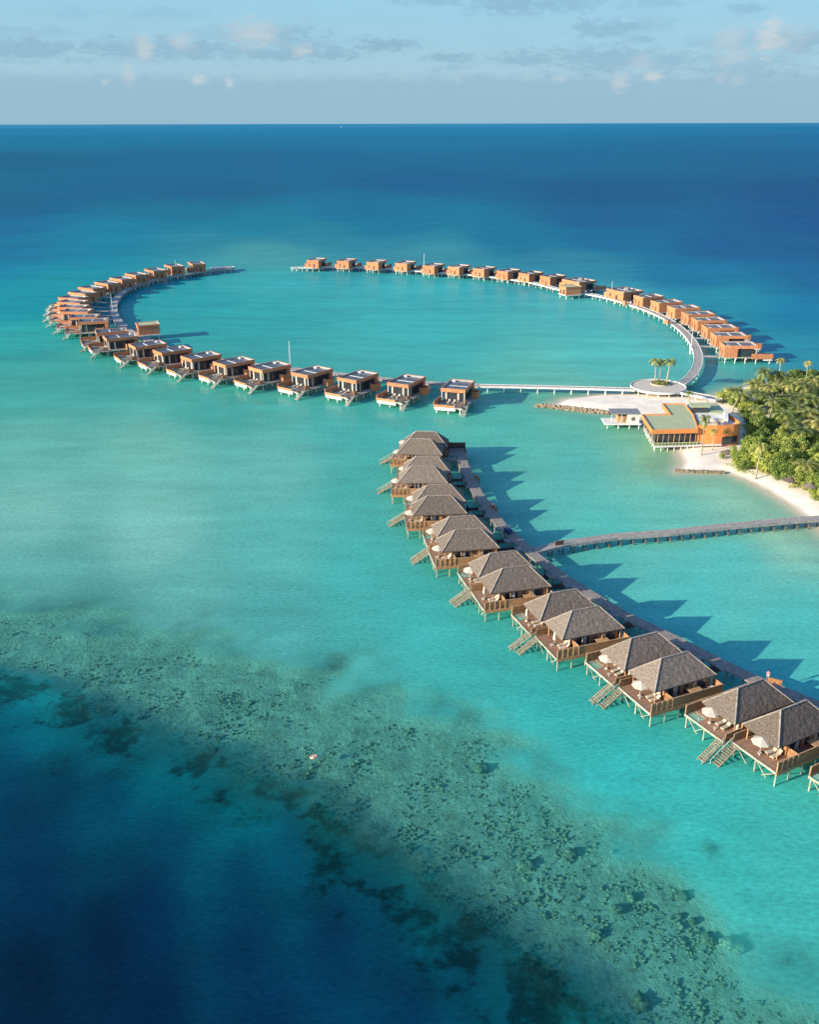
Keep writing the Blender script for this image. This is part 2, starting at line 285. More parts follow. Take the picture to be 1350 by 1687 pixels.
def side(X, Y, line):
    "signed distance to a polyline, positive on the camera's side"
    best = np.full(X.shape, 1e9); sg = np.ones(X.shape)
    for a, b in zip(line, line[1:]):
        dx, dy = b.x - a.x, b.y - a.y; t = np.clip(((X - a.x) * dx + (Y - a.y) * dy) / (dx * dx + dy * dy), 0, 1)
        qx, qy = X - a.x - t * dx, Y - a.y - t * dy; dd = np.hypot(qx, qy); cr = dx * qy - dy * qx
        m = dd < best; best = np.where(m, dd, best); sg = np.where(m, np.where(cr < 0, 1., -1.), sg)
    return best * sg
COAST = [at(*p) for p in ((905, 668), (930, 656), (990, 649), (1060, 647), (1120, 650), (1150, 652), (1178, 650), (1205, 640), (1260, 629), (1350, 620), (1500, 612), (1900, 620), (2100, 760), (1900, 960), (1600, 985), (1420, 930),
    (1375, 900), (1335, 860), (1290, 828), (1238, 797), (1196, 780), (1112, 780), (1120, 760), (1112, 742), (1092, 728), (1075, 706), (1056, 690), (1000, 681), (950, 674))]
def inside_dist(X, Y, poly):
    best = np.full(X.shape, 1e9); ins = np.zeros(X.shape, bool); n = len(poly)
    for i in range(n):
        a, b = poly[i], poly[(i + 1) % n]; dx, dy = b.x - a.x, b.y - a.y
        t = np.clip(((X - a.x) * dx + (Y - a.y) * dy) / (dx * dx + dy * dy), 0, 1)
        best = np.minimum(best, np.hypot(X - a.x - t * dx, Y - a.y - t * dy))
        c = (a.y > Y) != (b.y > Y); xi = a.x + (Y - a.y) / (dy if abs(dy) > 1e-9 else 1e-9) * dx
        ins ^= c & (X < xi)
    return np.where(ins, best, -best)
def axis(lo, hi, step, far, ratio=1.22):
    a = list(np.arange(lo, hi + .01, step)); s = step
    while a[-1] < far: s *= ratio; a.append(a[-1] + s)
    s = step; b = []
    x = lo
    while x > -far: s *= ratio; x -= s; b.append(x)
    return np.array(b[::-1] + a)
def vnoise(X, Y, s, seed=0.):
    f = mn.noise
    return np.array([f(Vector((x * s + seed, y * s - seed, seed))) for x, y in zip(X.ravel(), Y.ravel())]).reshape(X.shape)
def grid_mesh(name, xs, ys, Z, m, attrs, col=None):
    nx, ny = len(xs), len(ys); X, Y = np.meshgrid(xs, ys)
    me = bpy.data.meshes.new(name); idx = np.arange(nx * ny).reshape(ny, nx)
    quads = np.stack([idx[:-1, :-1], idx[:-1, 1:], idx[1:, 1:], idx[1:, :-1]], -1).reshape(-1, 4)
    me.from_pydata(np.stack([X, Y, Z], -1).reshape(-1, 3).tolist(), [], quads.tolist()); me.materials.append(m)
    for k_, v in attrs.items():
        a = me.attributes.new(k_, 'FLOAT', 'POINT'); a.data.foreach_set('value', v.ravel().astype(np.float32))
    if col is not None:
        a = me.color_attributes.new('body', 'FLOAT_COLOR', 'POINT'); a.data.foreach_set('color', np.concatenate([col.reshape(-1, 3), np.ones((nx * ny, 1))], 1).ravel().astype(np.float32))
    me.shade_smooth()
    o = bpy.data.objects.new(name, me); C.objects.link(o); return o
xs = np.concatenate([axis(-110, 110, 1.25, 70000)]); ys = list(np.arange(52, 210, 1.25)); s_ = 1.25
while ys[-1] < 90000: s_ = min(s_ * 1.06, 7.) if ys[-1] < 760 else s_ * 1.22; ys.append(ys[-1] + s_)
ys = np.array([-3000, -800, -200, -40, 10, 30, 42] + ys)
X, Y = np.meshgrid(xs, ys)
PX, PY = project(X, Y); back = Y < 45
PX = np.clip(np.where(back, np.clip(X * 14 + 675, -200, 1500), PX), -250, 1600); PY = np.clip(np.where(back, 1800, PY), 206, 1800)
def yy(v): return np.log(np.maximum(v - 190, 8)) * 520.
num = np.zeros(X.shape + (3,)); den = np.zeros(X.shape)
py_, cy_ = yy(PY), yy(cpx[:, 1])
for i in range(len(CP)):
    w = 1. / ((PX - cpx[i, 0]) ** 2 + 2.2 * (py_ - cy_[i]) ** 2 + 1500.) ** 2.0
    num += w[..., None] * cpc[i]; den += w
body = num / den[..., None]
e_in, e_out = side(X, Y, REEF_IN), side(X, Y, REEF_OUT); land = inside_dist(X, Y, COAST)
nearm = (np.abs(X) < 200) & (Y > 45) & (Y < 260)
wob = np.zeros(X.shape); wob2 = np.zeros(X.shape); ii = np.where(nearm)
wob[ii] = vnoise(X[ii], Y[ii], .11, 3.) + .5 * vnoise(X[ii], Y[ii], .27, 8.) ; wob2[ii] = vnoise(X[ii], Y[ii], .55, 5.) + .6 * vnoise(X[ii], Y[ii], 1.1, 9.)
wob3 = np.zeros(X.shape); wob3[ii] = vnoise(X[ii], Y[ii], .07, 21.) + .6 * vnoise(X[ii], Y[ii], .16, 31.)
ss = lambda a, b, x: (lambda t: t * t * (3 - 2 * t))(np.clip((x - a) / (b - a), 0, 1))
reef = ss(-5, 6, e_in + wob * 9) * (1 - ss(6, 22, e_out + wob3 * 8)) * nearm
deep = ss(-1.5, 3., e_out + wob * 3.8 + wob2 * 1.4) * nearm
clear = .22 * (1 - ss(300, 520, Y)) * (1 - deep) + .62 * reef * (1 - deep) + deep * np.exp(-np.maximum(e_out + wob * 5, 0) / 7.) * .45 * nearm
shore = np.exp(np.minimum(land, 0) / 4.5); thin = np.clip(shore * 1.15, 0, 1)
clear = np.clip(clear + .78 * shore, 0, .97)
for px, py, r_ in ((1172, 1397, 2.), (1207, 1556, 4.), (1168, 1546, 2.5), (1125, 1475, 2.5), (1292, 1580, 1.6), (795, 1265, 3.), (1143, 1517, 2.5)):      # the sand shows through around single coral heads
    c0 = at(px, py); clear = np.maximum(clear, .62 * np.exp(-((X - c0.x) ** 2 + (Y - c0.y) ** 2) / (r_ * r_)))
# patches of pale sand and dark coral far down the slope
dz_ = deep * (1 - ss(14, 46, e_out))
body *= (1 + dz_[..., None] * np.clip(wob3 * .35, -.2, .2)[..., None] * np.array([1., 1., .8]))
# coral outcrops standing dark on the slope below the reef edge
patch = np.zeros(X.shape)
for px, py, hw, hh, am in ((105, 1175, 34, 13, .45), (165, 1166, 20, 13, .45), (255, 1194, 60, 16, .5), (320, 1212, 26, 11, .4), (350, 1222, 50, 14, .35), (218, 1250, 15, 9, .3), (75, 1262, 55, 20, .3), (185, 1275, 30, 10, .3), (365, 1315, 24, 20, .3), (395, 1285, 16, 14, .3),
        (440, 1305, 34, 16, .4), (420, 1345, 30, 18, .35), (590, 1340, 50, 26, .55), (540, 1375, 45, 20, .35), (645, 1392, 50, 22, .5), (722, 1422, 40, 20, .5), (735, 1462, 40, 22, .5), (789, 1511, 42, 36, .55), (700, 1500, 40, 20, .3), (745, 1633, 50, 24, .35), (905, 1592, 46, 22, .5), (935, 1652, 50, 26, .5), (850, 1545, 40, 20, .4), (990, 1690, 40, 24, .4), (660, 1540, 30, 22, .25)):
    c0, c1, c2 = at(px, py), at(px + hw, py), at(px, py - hh)
    m_ = ss(1.5, .3, np.hypot((X - c0.x) / (c1.x - c0.x), (Y - c0.y) / (c2.y - c0.y)) + wob2 * .6 + wob * .5); body *= 1 - (am * .45 * m_ * deep)[..., None] * np.array([1, .9, 1.]); patch = np.maximum(patch, am * 1.5 * m_ * deep)
edge_ = deep * ss(-1, 2, e_out) * (1 - ss(5, 20, e_out + wob3 * 6)); body *= 1 - (.2 * edge_ * ss(-.12, .4, wob + .35 * wob2))[..., None] * np.array([1, .9, 1.05]); patch = np.maximum(patch, .9 * edge_ * ss(-.4, .3, wob + .35 * wob2))
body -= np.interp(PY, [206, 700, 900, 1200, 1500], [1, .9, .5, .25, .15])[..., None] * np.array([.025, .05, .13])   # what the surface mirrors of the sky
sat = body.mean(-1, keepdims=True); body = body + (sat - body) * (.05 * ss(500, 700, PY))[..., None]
body = np.maximum(body, .0008); body[..., 0] = np.maximum(body[..., 0], .0006)
body = np.clip(body / np.array(KW), 0, 1)
def water_mat():
    m = bpy.data.materials.new('sea_water'); m.use_nodes = True; t = m.node_tree; n = t.nodes; l = t.links
    for x in list(n):
        if x.type != 'OUTPUT_MATERIAL': n.remove(x)
    out = n['Material Output']
    tc = n.new('ShaderNodeTexCoord')
    def noise_(scale, sx, sy, det, rot=0., rough=.55):
        mp = n.new('ShaderNodeMapping'); mp.inputs['Scale'].default_value = (sx, sy, 1); mp.inputs['Rotation'].default_value = (0, 0, rot); l.new(tc.outputs['Object'], mp.inputs[0])
        z = n.new('ShaderNodeTexNoise'); z.inputs['Scale'].default_value = scale; z.inputs['Detail'].default_value = det; z.inputs['Roughness'].default_value = rough; l.new(mp.outputs[0], z.inputs['Vector']); return z.outputs[0]
    def mth(op, a, b=None, clamp=False):
        x = n.new('ShaderNodeMath'); x.operation = op; x.use_clamp = clamp
        for i, q in enumerate((a, b)):
            if q is None: continue
            if isinstance(q, (int, float)): x.inputs[i].default_value = q
            else: l.new(q, x.inputs[i])
        return x.outputs[0]
    h = mth('ADD', mth('ADD', mth('MULTIPLY', noise_(.9, .55, 1., 4, .25), .16), mth('MULTIPLY', noise_(.2, .5, 1., 4, .12), .45)), mth('MULTIPLY', noise_(.04, .4, 1., 3, -.1), 1.6))
    bp = n.new('ShaderNodeBump'); bp.inputs['Strength'].default_value = 1.; bp.inputs['Distance'].default_value = .55; l.new(h, bp.inputs['Height'])
    bp2 = n.new('ShaderNodeBump'); bp2.inputs['Strength'].default_value = .35; bp2.inputs['Distance'].default_value = .55; l.new(h, bp2.inputs['Height'])
    body = n.new('ShaderNodeAttribute'); body.attribute_name = 'body'; cl = n.new('ShaderNodeAttribute'); cl.attribute_name = 'clear'
    # slow patches of wind and depth, then ripple light painted into the body colour
    pv = n.new('ShaderNodeMapRange'); l.new(noise_(.012, .35, 1., 5, .08, .6), pv.inputs[0]); pv.inputs[1].default_value = .3; pv.inputs[2].default_value = .7; pv.inputs[3].default_value = .95; pv.inputs[4].default_value = 1.05
    pw = n.new('ShaderNodeMapRange'); l.new(noise_(.14, .4, 1., 5, .3, .65), pw.inputs[0]); pw.inputs[1].default_value = .3; pw.inputs[2].default_value = .7; pw.inputs[3].default_value = .90; pw.inputs[4].default_value = 1.10
    px_ = n.new('ShaderNodeMapRange'); l.new(noise_(1.9, .5, 1., 3, .22, .7), px_.inputs[0]); px_.inputs[1].default_value = .3; px_.inputs[2].default_value = .7; px_.inputs[3].default_value = .78; px_.inputs[4].default_value = 1.22  # light and dark of ripples and caustics put into the colour
    pm = n.new('ShaderNodeMapRange'); l.new(noise_(.05, .22, 1., 8, -.05, .72), pm.inputs[0]); pm.inputs[1].default_value = .3; pm.inputs[2].default_value = .7; pm.inputs[3].default_value = .88; pm.inputs[4].default_value = 1.12
    pa = n.new('ShaderNodeAttribute'); pa.attribute_name = 'patch'      # coral on the slope, seen dimly through deep water
    dk = mth('MULTIPLY', mth('SUBTRACT', mth('ADD', pa.outputs['Fac'], mth('MULTIPLY', mth('SUBTRACT', noise_(.42, 1., 1., 8, .4, .68), .5), 2.6)), .42), 2.2, True)
    dk = mth('MULTIPLY', mth('MULTIPLY', dk, mth('MULTIPLY', pa.outputs['Fac'], 3., True)), .6)
    sc = n.new('ShaderNodeVectorMath'); sc.operation = 'SCALE'; l.new(body.outputs['Color'], sc.inputs[0]); l.new(mth('MULTIPLY', mth('MULTIPLY', mth('MULTIPLY', pv.outputs[0], pw.outputs[0]), px_.outputs[0]), mth('MULTIPLY', pm.outputs[0], mth('SUBTRACT', 1., dk))), sc.inputs['Scale'])
    df = n.new('ShaderNodeBsdfDiffuse'); l.new(sc.outputs[0], df.inputs[0]); l.new(bp2.outputs[0], df.inputs['Normal'])
    tr = n.new('ShaderNodeBsdfTransparent'); th = n.new('ShaderNodeAttribute'); th.attribute_name = 'thin'; tm = n.new('ShaderNodeMix'); tm.data_type = 'RGBA'; tm.inputs[6].default_value = (.47, .90, .86, 1); tm.inputs[7].default_value = (.97, .99, .96, 1); l.new(th.outputs['Fac'], tm.inputs[0]); l.new(tm.outputs[2], tr.inputs[0])
    mx = n.new('ShaderNodeMixShader'); l.new(cl.outputs['Fac'], mx.inputs[0]); l.new(df.outputs[0], mx.inputs[1]); l.new(tr.outputs[0], mx.inputs[2])
    gl = n.new('ShaderNodeBsdfGlossy'); gl.inputs['Roughness'].default_value = .16; l.new(bp.outputs[0], gl.inputs['Normal'])
    fr = n.new('ShaderNodeFresnel'); fr.inputs[0].default_value = 1.33; l.new(bp.outputs[0], fr.inputs['Normal'])
    ff = mth('MINIMUM', mth('MULTIPLY', fr.outputs[0], .42), .085)
    m2 = n.new('ShaderNodeMixShader'); l.new(ff, m2.inputs[0]); l.new(mx.outputs[0], m2.inputs[1]); l.new(gl.outputs[0], m2.inputs[2])
    l.new(m2.outputs[0], out.inputs[0]); return m
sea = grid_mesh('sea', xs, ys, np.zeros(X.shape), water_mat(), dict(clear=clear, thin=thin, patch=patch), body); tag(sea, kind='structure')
# seabed: sand flat, coral reef with relief, slope into the deep, rising above the water as the island's beach
relief = np.zeros(X.shape); relief[ii] = np.abs(vnoise(X[ii], Y[ii], .35, 11.)) * 1.1 + vnoise(X[ii], Y[ii], .9, 13.) * .45
ZB = -1.5 - .5 * reef + relief * (reef * .75 + .02) - deep * np.clip((e_out) * .75, 0, 26)
ZB = np.maximum(ZB, -30) ; ZB = np.where(Y > 1200, -6, ZB)
ZB = np.where(land > -14, np.maximum(ZB, -1.5 + 1.35 * ss(-14, -1, land)), ZB); ZB = np.where(land > 4, -.5, ZB)
def bed_mat():
    m = bpy.data.materials.new('seabed'); m.use_nodes = True; t = m.node_tree; n = t.nodes; l = t.links; b = n['Principled BSDF']; b.inputs['Roughness'].default_value = 1; b.inputs['Specular IOR Level'].default_value = 0
    tc = n.new('ShaderNodeTexCoord'); rf = n.new('ShaderNodeAttribute'); rf.attribute_name = 'reef'
    def nz_(s, d, r=.6):
        z = n.new('ShaderNodeTexNoise'); z.inputs['Scale'].default_value = s; z.inputs['Detail'].default_value = d; z.inputs['Roughness'].default_value = r; l.new(tc.outputs['Object'], z.inputs['Vector']); return z.outputs[0]
    def mr(x, a, b_, c, d_):
        q = n.new('ShaderNodeMapRange'); l.new(x, q.inputs[0]); q.inputs[1].default_value = a; q.inputs[2].default_value = b_; q.inputs[3].default_value = c; q.inputs[4].default_value = d_; return q.outputs[0]
    def mul(a, b_):
        q = n.new('ShaderNodeMath'); q.operation = 'MULTIPLY'; l.new(a, q.inputs[0]); l.new(b_, q.inputs[1]); return q.outputs[0]
    f = mr(nz_(.95, 10, .78), .38, .60, .26, .95); g_ = mr(nz_(.13, 6, .65), .36, .62, .6, 1.)
    mix = n.new('ShaderNodeMix'); mix.data_type = 'RGBA'; mix.inputs[6].default_value = (.66, .65, .56, 1)
    cm = n.new('ShaderNodeMix'); cm.data_type = 'RGBA'; cm.inputs[6].default_value = (.14, .12, .075, 1); cm.inputs[7].default_value = (.42, .36, .25, 1); l.new(nz_(1.6, 6), cm.inputs[0])
    l.new(cm.outputs[2], mix.inputs[7]); l.new(mul(mul(f, g_), rf.outputs['Fac']), mix.inputs[0]); l.new(mix.outputs[2], b.inputs['Base Color'])
    bp = n.new('ShaderNodeBump'); bp.inputs['Strength'].default_value = 1.; bp.inputs['Distance'].default_value = .6; l.new(nz_(1.5, 7, .7), bp.inputs['Height']); l.new(bp.outputs[0], b.inputs['Normal'])
    return m
rr = np.maximum(np.clip(reef * 1.1, 0, 1), deep * .75)
# faint coral rubble scattered over the sand between the villas and the reef
rub = np.zeros(X.shape); rub[ii] = np.clip(vnoise(X[ii], Y[ii], .045, 41.) * 2.0 - .45, 0, .35)
rr = np.clip(rr + rub * ss(-45, -4, e_in) * (1 - reef) * .6, 0, 1)
bsel = ys < 900
bed = grid_mesh('seabed', xs[(xs > -900) & (xs < 900)], ys[bsel], ZB[np.ix_(bsel, (xs > -900) & (xs < 900))], bed_mat(), dict(reef=rr[np.ix_(bsel, (xs > -900) & (xs < 900))])); tag(bed, kind='structure')
bx = np.arange(42, 420, 1.6); by = np.arange(150, 420, 1.6); BX, BY = np.meshgrid(bx, by); bl = inside_dist(BX, BY, COAST)
BZ = np.where(bl < 0, -.03 + bl * .06, -.05 + .75 * ss(0, 7, bl) + .15 * ss(5, 25, bl)) + vnoise(BX, BY, .12, 2.) * .12 * ss(0, 6, bl) + vnoise(BX, BY, .3, 6.) * .05
beach = grid_mesh('beach_sand', bx, by, np.where(bl < -12, -3.5, BZ), M['sandm'], {}); tag(beach, kind='structure')
tt_ = M['sandm'].node_tree; bs_ = tt_.nodes['Principled BSDF']; lk_ = bs_.inputs['Base Color'].links[0].from_socket      # sand stays darker where it is wet, just above the water
ge_ = tt_.nodes.new('ShaderNodeNewGeometry'); sx_ = tt_.nodes.new('ShaderNodeSeparateXYZ'); tt_.links.new(ge_.outputs['Position'], sx_.inputs[0])
mr_ = tt_.nodes.new('ShaderNodeMapRange'); tt_.links.new(sx_.outputs[2], mr_.inputs[0]); mr_.inputs[1].default_value = .02; mr_.inputs[2].default_value = .2
mw_ = tt_.nodes.new('ShaderNodeMix'); mw_.data_type = 'RGBA'; mw_.inputs[6].default_value = (.60, .53, .40, 1); tt_.links.new(mr_.outputs[0], mw_.inputs[0]); tt_.links.new(lk_, mw_.inputs[7]); tt_.links.new(mw_.outputs[2], bs_.inputs['Base Color'])
def sandz(x, y):
    b_ = float(inside_dist(np.array([[x]]), np.array([[y]]), COAST)[0, 0]); return -.05 + (.75 * min(max(b_ / 7, 0), 1) + .1 if b_ > 0 else b_ * .06)

# coral heads one can count
def lump(name, p, r, flat, label, group, m=M['coral'], sub=3):
    bm = bmesh.new(); bmesh.ops.create_icosphere(bm, subdivisions=sub, radius=1.)
    o3 = rng.random() * 50
    for v in bm.verts:
        q = v.co.copy(); k1 = 1 + .55 * mn.noise(q * 1.4 + Vector((o3, 0, 0))) + .4 * mn.noise(q * 3.6 + Vector((0, o3, 0)))
        v.co = Vector((q.x * r * k1, q.y * r * k1 * .8, q.z * r * flat * k1))
    me = bpy.data.meshes.new(name); bm.to_mesh(me); bm.free(); me.materials.append(m); me.shade_smooth()
    o = bpy.data.objects.new(name, me); C.objects.link(o); o.location = p; o.rotation_euler[2] = rng.random() * 6
    return tag(o, label, 'coral head' if m is M['coral'] else 'rock', group)
for px, py, r, lb in ((795, 1265, 1.7, 'dark coral head alone on pale sand just inside the reef'), (866, 1425, 1.5, 'brown coral head in the middle of the reef band'), (1172, 1397, .9, 'small dark coral head alone on turquoise sand right of the reef'),
    (1207, 1556, 2.1, 'largest round brown coral head on the sand edge of the reef'), (1168, 1546, 1.2, 'coral head just left of the largest one'), (1143, 1517, .8, 'small oval coral head, right one of the cluster above the largest'),
    (1122, 1524, .7, 'small flat coral head, lowest of the cluster above the largest'), (1120, 1509, .7, 'small oval coral head, upper left of the cluster above the largest'), (1125, 1475, 1.3, 'dark coral head high on the sandward edge of the reef'),
    (940, 1406, 1.2, 'low dark coral head on the sandward side of the reef middle'), (1018, 1497, 1.2, 'dark coral head left of the small oval cluster'), (1058, 1650, 1.4, 'big brown coral head at the lower edge of the picture'),
    (1010, 1402, .6, 'tiny dark coral head at the sandward edge of the reef'), (1040, 1478, .9, 'coral head half hidden in rubble above the oval cluster'), (1292, 1580, .7, 'tiny coral head on pale sand right of the largest one'),
    (985, 1540, 1.3, 'round coral head in the lower reef beside the drop')):
    lump('coral_head', at(px, py, -1.55), r * .74, .5, lb, 'coral heads on the reef')
# the rest of the coral, which nobody could count
cm_ = MB(); ico = bmesh.new(); bmesh.ops.create_icosphere(ico, subdivisions=1, radius=1.); iv = [v.co.copy() for v in ico.verts]; iff = [tuple(v.index for v in f.verts) for f in ico.faces]; ico.free()
cnt = 0
while cnt < 5200:
    px, py = rng.uniform(-40, 1380), rng.uniform(980, 1690); p = at(px, py, -1.5)
    a = np.array([[p.x]]), np.array([[p.y]]); ei, eo = float(side(*a, REEF_IN)[0, 0]), float(side(*a, REEF_OUT)[0, 0])
    if ei < 1 or eo > 3: continue
    if mn.noise(Vector((p.x * .12, p.y * .12, 4))) < -.3 + rng.random() * .5: continue
    cnt += 1; r = rng.uniform(.12, .34) * (1.7 if rng.random() < .06 else 1); th = rng.random() * 6; j = [1 + rng.uniform(-.3, .3) for _ in iv]
    cm_.add([(p.x + (v.x * math.cos(th) - v.y * math.sin(th)) * r * k_, p.y + (v.x * math.sin(th) + v.y * math.cos(th)) * r * .7 * k_, -1.85 + v.z * r * .6 * k_) for v, k_ in zip(iv, j)], iff)
tag(cm_.build('coral_rubble', M['coral'], smooth=True), kind='stuff')

# ------------------------------------------------------------------ flat-roofed villas of the ring
def make_box_villa(front_len=6.5, wide=4.25):
    t = empty('flat_roof_villa', (0, 0, 0), cat='villa'); w = wide
    b = MB().box(-7, -w - .2, 2.15, 6.2, w + .2, 2.45); b.box(6.2, -w - .6, 2.15, 6.2 + front_len, w + .6, 2.45); b.build('floor_slab', M['pale'], t)
    wl = MB().box(-6.4, -w + .1, 2.452, -4.9, w - .1, 5.95); wl.box(-4.9, -w + .1, 2.452, -1.2, w - 2.5, 5.95)
    wl.build('wall', M['clad'], t)
    MB().box(-6.47, -1.4, 2.6, -6.4, -.4, 4.9).build('door', M['darkwall'], t); MB().box(-6.46, 1.9, 3.4, -6.4, 2.5, 5.2).build('window', M['glass'], t)
    MB().box(-1.198, -w + .9, 2.452, 5.2, w - .9, 5.95).box(-4.898, w - 2.498, 2.452, -1.2, w - .9, 5.95).build('glass_wall', M['glass'], t)
    for y in (-w + .9, -1.1, 1.1, w - .9):
        MB().box(5.2, y - .07, 2.452, 5.3, y + .07, 5.95).build('mullion', M['darkwall'], t)
    for x in (-3., -.6, 1.8): MB().box(x, w - .898, 2.452, x + .12, w - .8, 5.95).build('mullion', M['darkwall'], t)
    for y in (-w + .3, w - .3): MB().box(6.0, y - .1, 2.452, 6.2, y + .1, 5.95).build('column', M['white'], t)
    MB().box(2.9, w - .88, 2.47, 3.5, w - .8, 5.6).build('curtain', M['linen'], t)
    MB().box(5.32, -w + 1.2, 2.47, 5.4, -w + 1.9, 5.7).build('curtain', M['cloth'], t); MB().box(5.32, 1.3, 2.47, 5.4, 1.9, 5.7).build('curtain', M['cloth'], t)
    ro = MB().box(-6.6, -w, 5.95, 6.5, w, 6.45)
    for bx_ in ((-6.6, -w, 6.452, -6.35, w, 7.2), (6.25, -w, 6.452, 6.5, w, 7.2), (-6.35, -w, 6.452, 6.25, -w + .25, 7.2), (-6.35, w - .25, 6.452, 6.25, w, 7.2)): ro.box(*bx_)
    rf = ro.build('roof', M['clad'], t)
    MB().box(-6.34, -w + .26, 6.454, 6.24, w - .26, 6.55).build('roof_surface', M['roofgrey'], rf)
    ln = MB()
    for bx_ in ((-6.345, -w + .26, 6.56, -6.2, w - .26, 7.1), (6.1, -w + .26, 6.56, 6.245, w - .26, 7.1), (-6.19, -w + .26, 6.56, 6.09, -w + .36, 7.1), (-6.19, w - .36, 6.56, 6.09, w - .26, 7.1)): ln.box(*bx_)
    ln.build('parapet_lining', M['lining'], rf)
    MB().box(.3, -w + .4, 6.56, .75, w - .4, 6.75).build('roof_gutter', M['white'], rf); MB().box(-5.6, -w + .6, 6.56, -4.5, -w + 1.9, 7.1).build('roof_unit', M['white'], rf)
    for x0 in (1.0, -3.4):
        for y0 in (-w + .55, .1):
            MB().box(x0, y0, 6.62, x0 + 3.4, y0 + w - .65, 6.72).build('solar_panel', M['panel'], rf)
    # sea terrace
    L = 6.2 + front_len
    MB().box(6.2, -w - .5, 2.452, L - 3.6, w + .5, 2.6).box(L - 3.6, 1.7, 2.452, L - .2, w + .3, 2.6).build('terrace_deck', M['greydeck'], t)
    pb = MB().box(L - 3.6, -w - .4, 1.3, L, -w - .15, 2.75).box(L - .25, -w - .15, 1.3, L + .05, 2.6, 2.75).box(L - 3.6, 1.45, 1.9, L - .25, 1.7, 2.75).build('pool_basin', M['white'], t)
    MB().box(L - 3.59, -w - .14, 2.452, L - .26, 1.44, 2.62).build('pool_water', M['pool'], pb)
    MB().box(4.2, -w - .72, 2.0, L - .05, -w - .52, 4.1).box(L + .06, -w - .62, 2.3, L + .2, 2.4, 3.15).build('parapet', M['clad'], t); MB().box(6.4, w + .32, 2.46, 8.6, w + .5, 3.7).build('parapet', M['clad'], t)
    MB().box(-1.1, w + .22, 2.3, -.9, w + 2.6, 4.6).box(-4.3, w + .22, 2.3, -4.1, w + 2.6, 4.6).box(-4.1, w + 2.4, 2.3, -1.1, w + 2.6, 4.6).box(-4.3, w + .2, 2.1, -.9, w + 2.6, 2.29).build('bath_screen', M['clad'], t)
    stp = MB(); n = 9
    for i in range(n): u = i / (n - 1); stp.box(L + .1 + i * .42 - 2.6, w + .62 + .0, 2.4 - u * 2.3, L + .5 + i * .42 - 2.6, w + 1.9, 2.5 - u * 2.3)
    stp.beam((L - 2.6, w + .62, 2.4), (L + 1.2, w + .62, .0), .1, .35); stp.beam((L - 2.6, w + 1.95, 2.4), (L + 1.2, w + 1.95, .0), .1, .35)
    st = stp.build('stairs', M['boards'], t)
    MB().beam((L - 2.6, w + 1.95, 3.4), (L + 1.2, w + 1.95, 1.), .07).beam((L - 2.6, w + 1.95, 2.4), (L - 2.6, w + 1.95, 3.4), .07).beam((L + 1.2, w + 1.95, 0), (L + 1.2, w + 1.95, 1), .07).build('handrail', M['pale'], st)
    gr = MB()
    for k_ in range(6): gr.beam((-.6 + k_ * 1.5, w + .75, 2.3), (-.1 + k_ * 1.5, w + .75, .3), .12)
    gr.box(-.8, w + .22, 2.16, 9.0, w + 1.3, 2.3); gr.build('side_walk', M['boards'], t)
    for x in (-5.8, -1.8, 2.2, 6.4, L - .8):
        for y in (-w + .2, 0, w - .2):
            s_ = MB().cyl((x, y, -1.6), (x, y, 2.1), .2); s_.prism([(x - .2, y - .9), (x + .2, y - .9), (x + .2, y + .9), (x - .2, y + .9)], 1.75, 2.14); s_.build('stilt', M['white'], t)
    for y, x in ((-1.2, 7.6), (.6, 7.6)):
        l = MB().box(x - .9, y - .33, 2.8, x + .9, y + .33, 2.95).add([(x - .9, y - .33, 2.96), (x - .9, y + .33, 2.96), (x - 1.4, y + .33, 3.5), (x - 1.4, y - .33, 3.5)], [(0, 1, 2, 3)]); l.build('daybed', M['cloth'], t)
    br = MB().box(-1, -1.1, 2.2, 0, 1.1, 2.42).build('bridge', M['boards'], t); br.location = (-7.0, -2.2, 0)
    return t
PV = make_box_villa()
LV = [(324, 433, 115), (287, 437, 124), (256, 444, 129), (225, 451, 134), (201, 458, 138), (177, 465, 141), (151, 473, 145), (136, 481, 150), (121, 489, 158), (120, 496, 165), (121, 504, 172), (127, 511, 178), (139, 520, -174), (154, 527, -166), (183, 544, -158), (198, 553, -152), (243, 566, -146), (284, 575, -141), (331, 585, -138), (385, 594, -136), (444, 602, -135), (514, 610, -129), (590, 618, -125), (670, 625, -118), (755, 633, -108)]
RV = [(522, 427, 70), (572, 428, 68), (621, 430, 66), (669, 432, 62), (715, 436, 58), (757, 438, 54), (799, 441, 50), (839, 445, 46), (876, 449, 40), (912, 454, 36), (955, 461, 32), (1030, 477, 26), (1070, 487, 21), (1099, 496, 16), (1127, 505, 12), (1151, 515, 8), (1168, 525, 5), (1186, 537, 2), (1202, 550, 0), (1218, 566, -3)]
WALK_L = [(385, 441), (345, 446), (300, 453), (255, 461), (225, 470), (203, 481), (190, 494), (187, 508), (192, 524), (212, 545), (250, 563), (300, 583), (360, 593), (430, 602), (510, 611), (600, 621), (690, 629.5), (790, 635), (850, 636), (940, 638), (1046, 641)]
WALK_R = [(481, 441), (560, 439), (640, 442), (700, 447), (760, 451), (820, 457), (880, 466), (925, 477), (975, 485), (1015, 494), (1060, 508), (1095, 523), (1122, 541), (1140, 560), (1150, 580), (1150, 600), (1140, 618), (1122, 632)]
def smooth(pts, z=2.42, n=5):
    P = [at(px, py, z) for px, py in pts]; out = []
    for i in range(len(P) - 1):
        a, b, c, d_ = P[max(i - 1, 0)], P[i], P[i + 1], P[min(i + 2, len(P) - 1)]
        for k_ in range(n):
            t = k_ / n; out.append(.5 * ((2 * b) + (-a + c) * t + (2 * a - 5 * b + 4 * c - d_) * t * t + (-a + 3 * b - 3 * c + d_) * t ** 3))
    out.append(P[-1]); return out
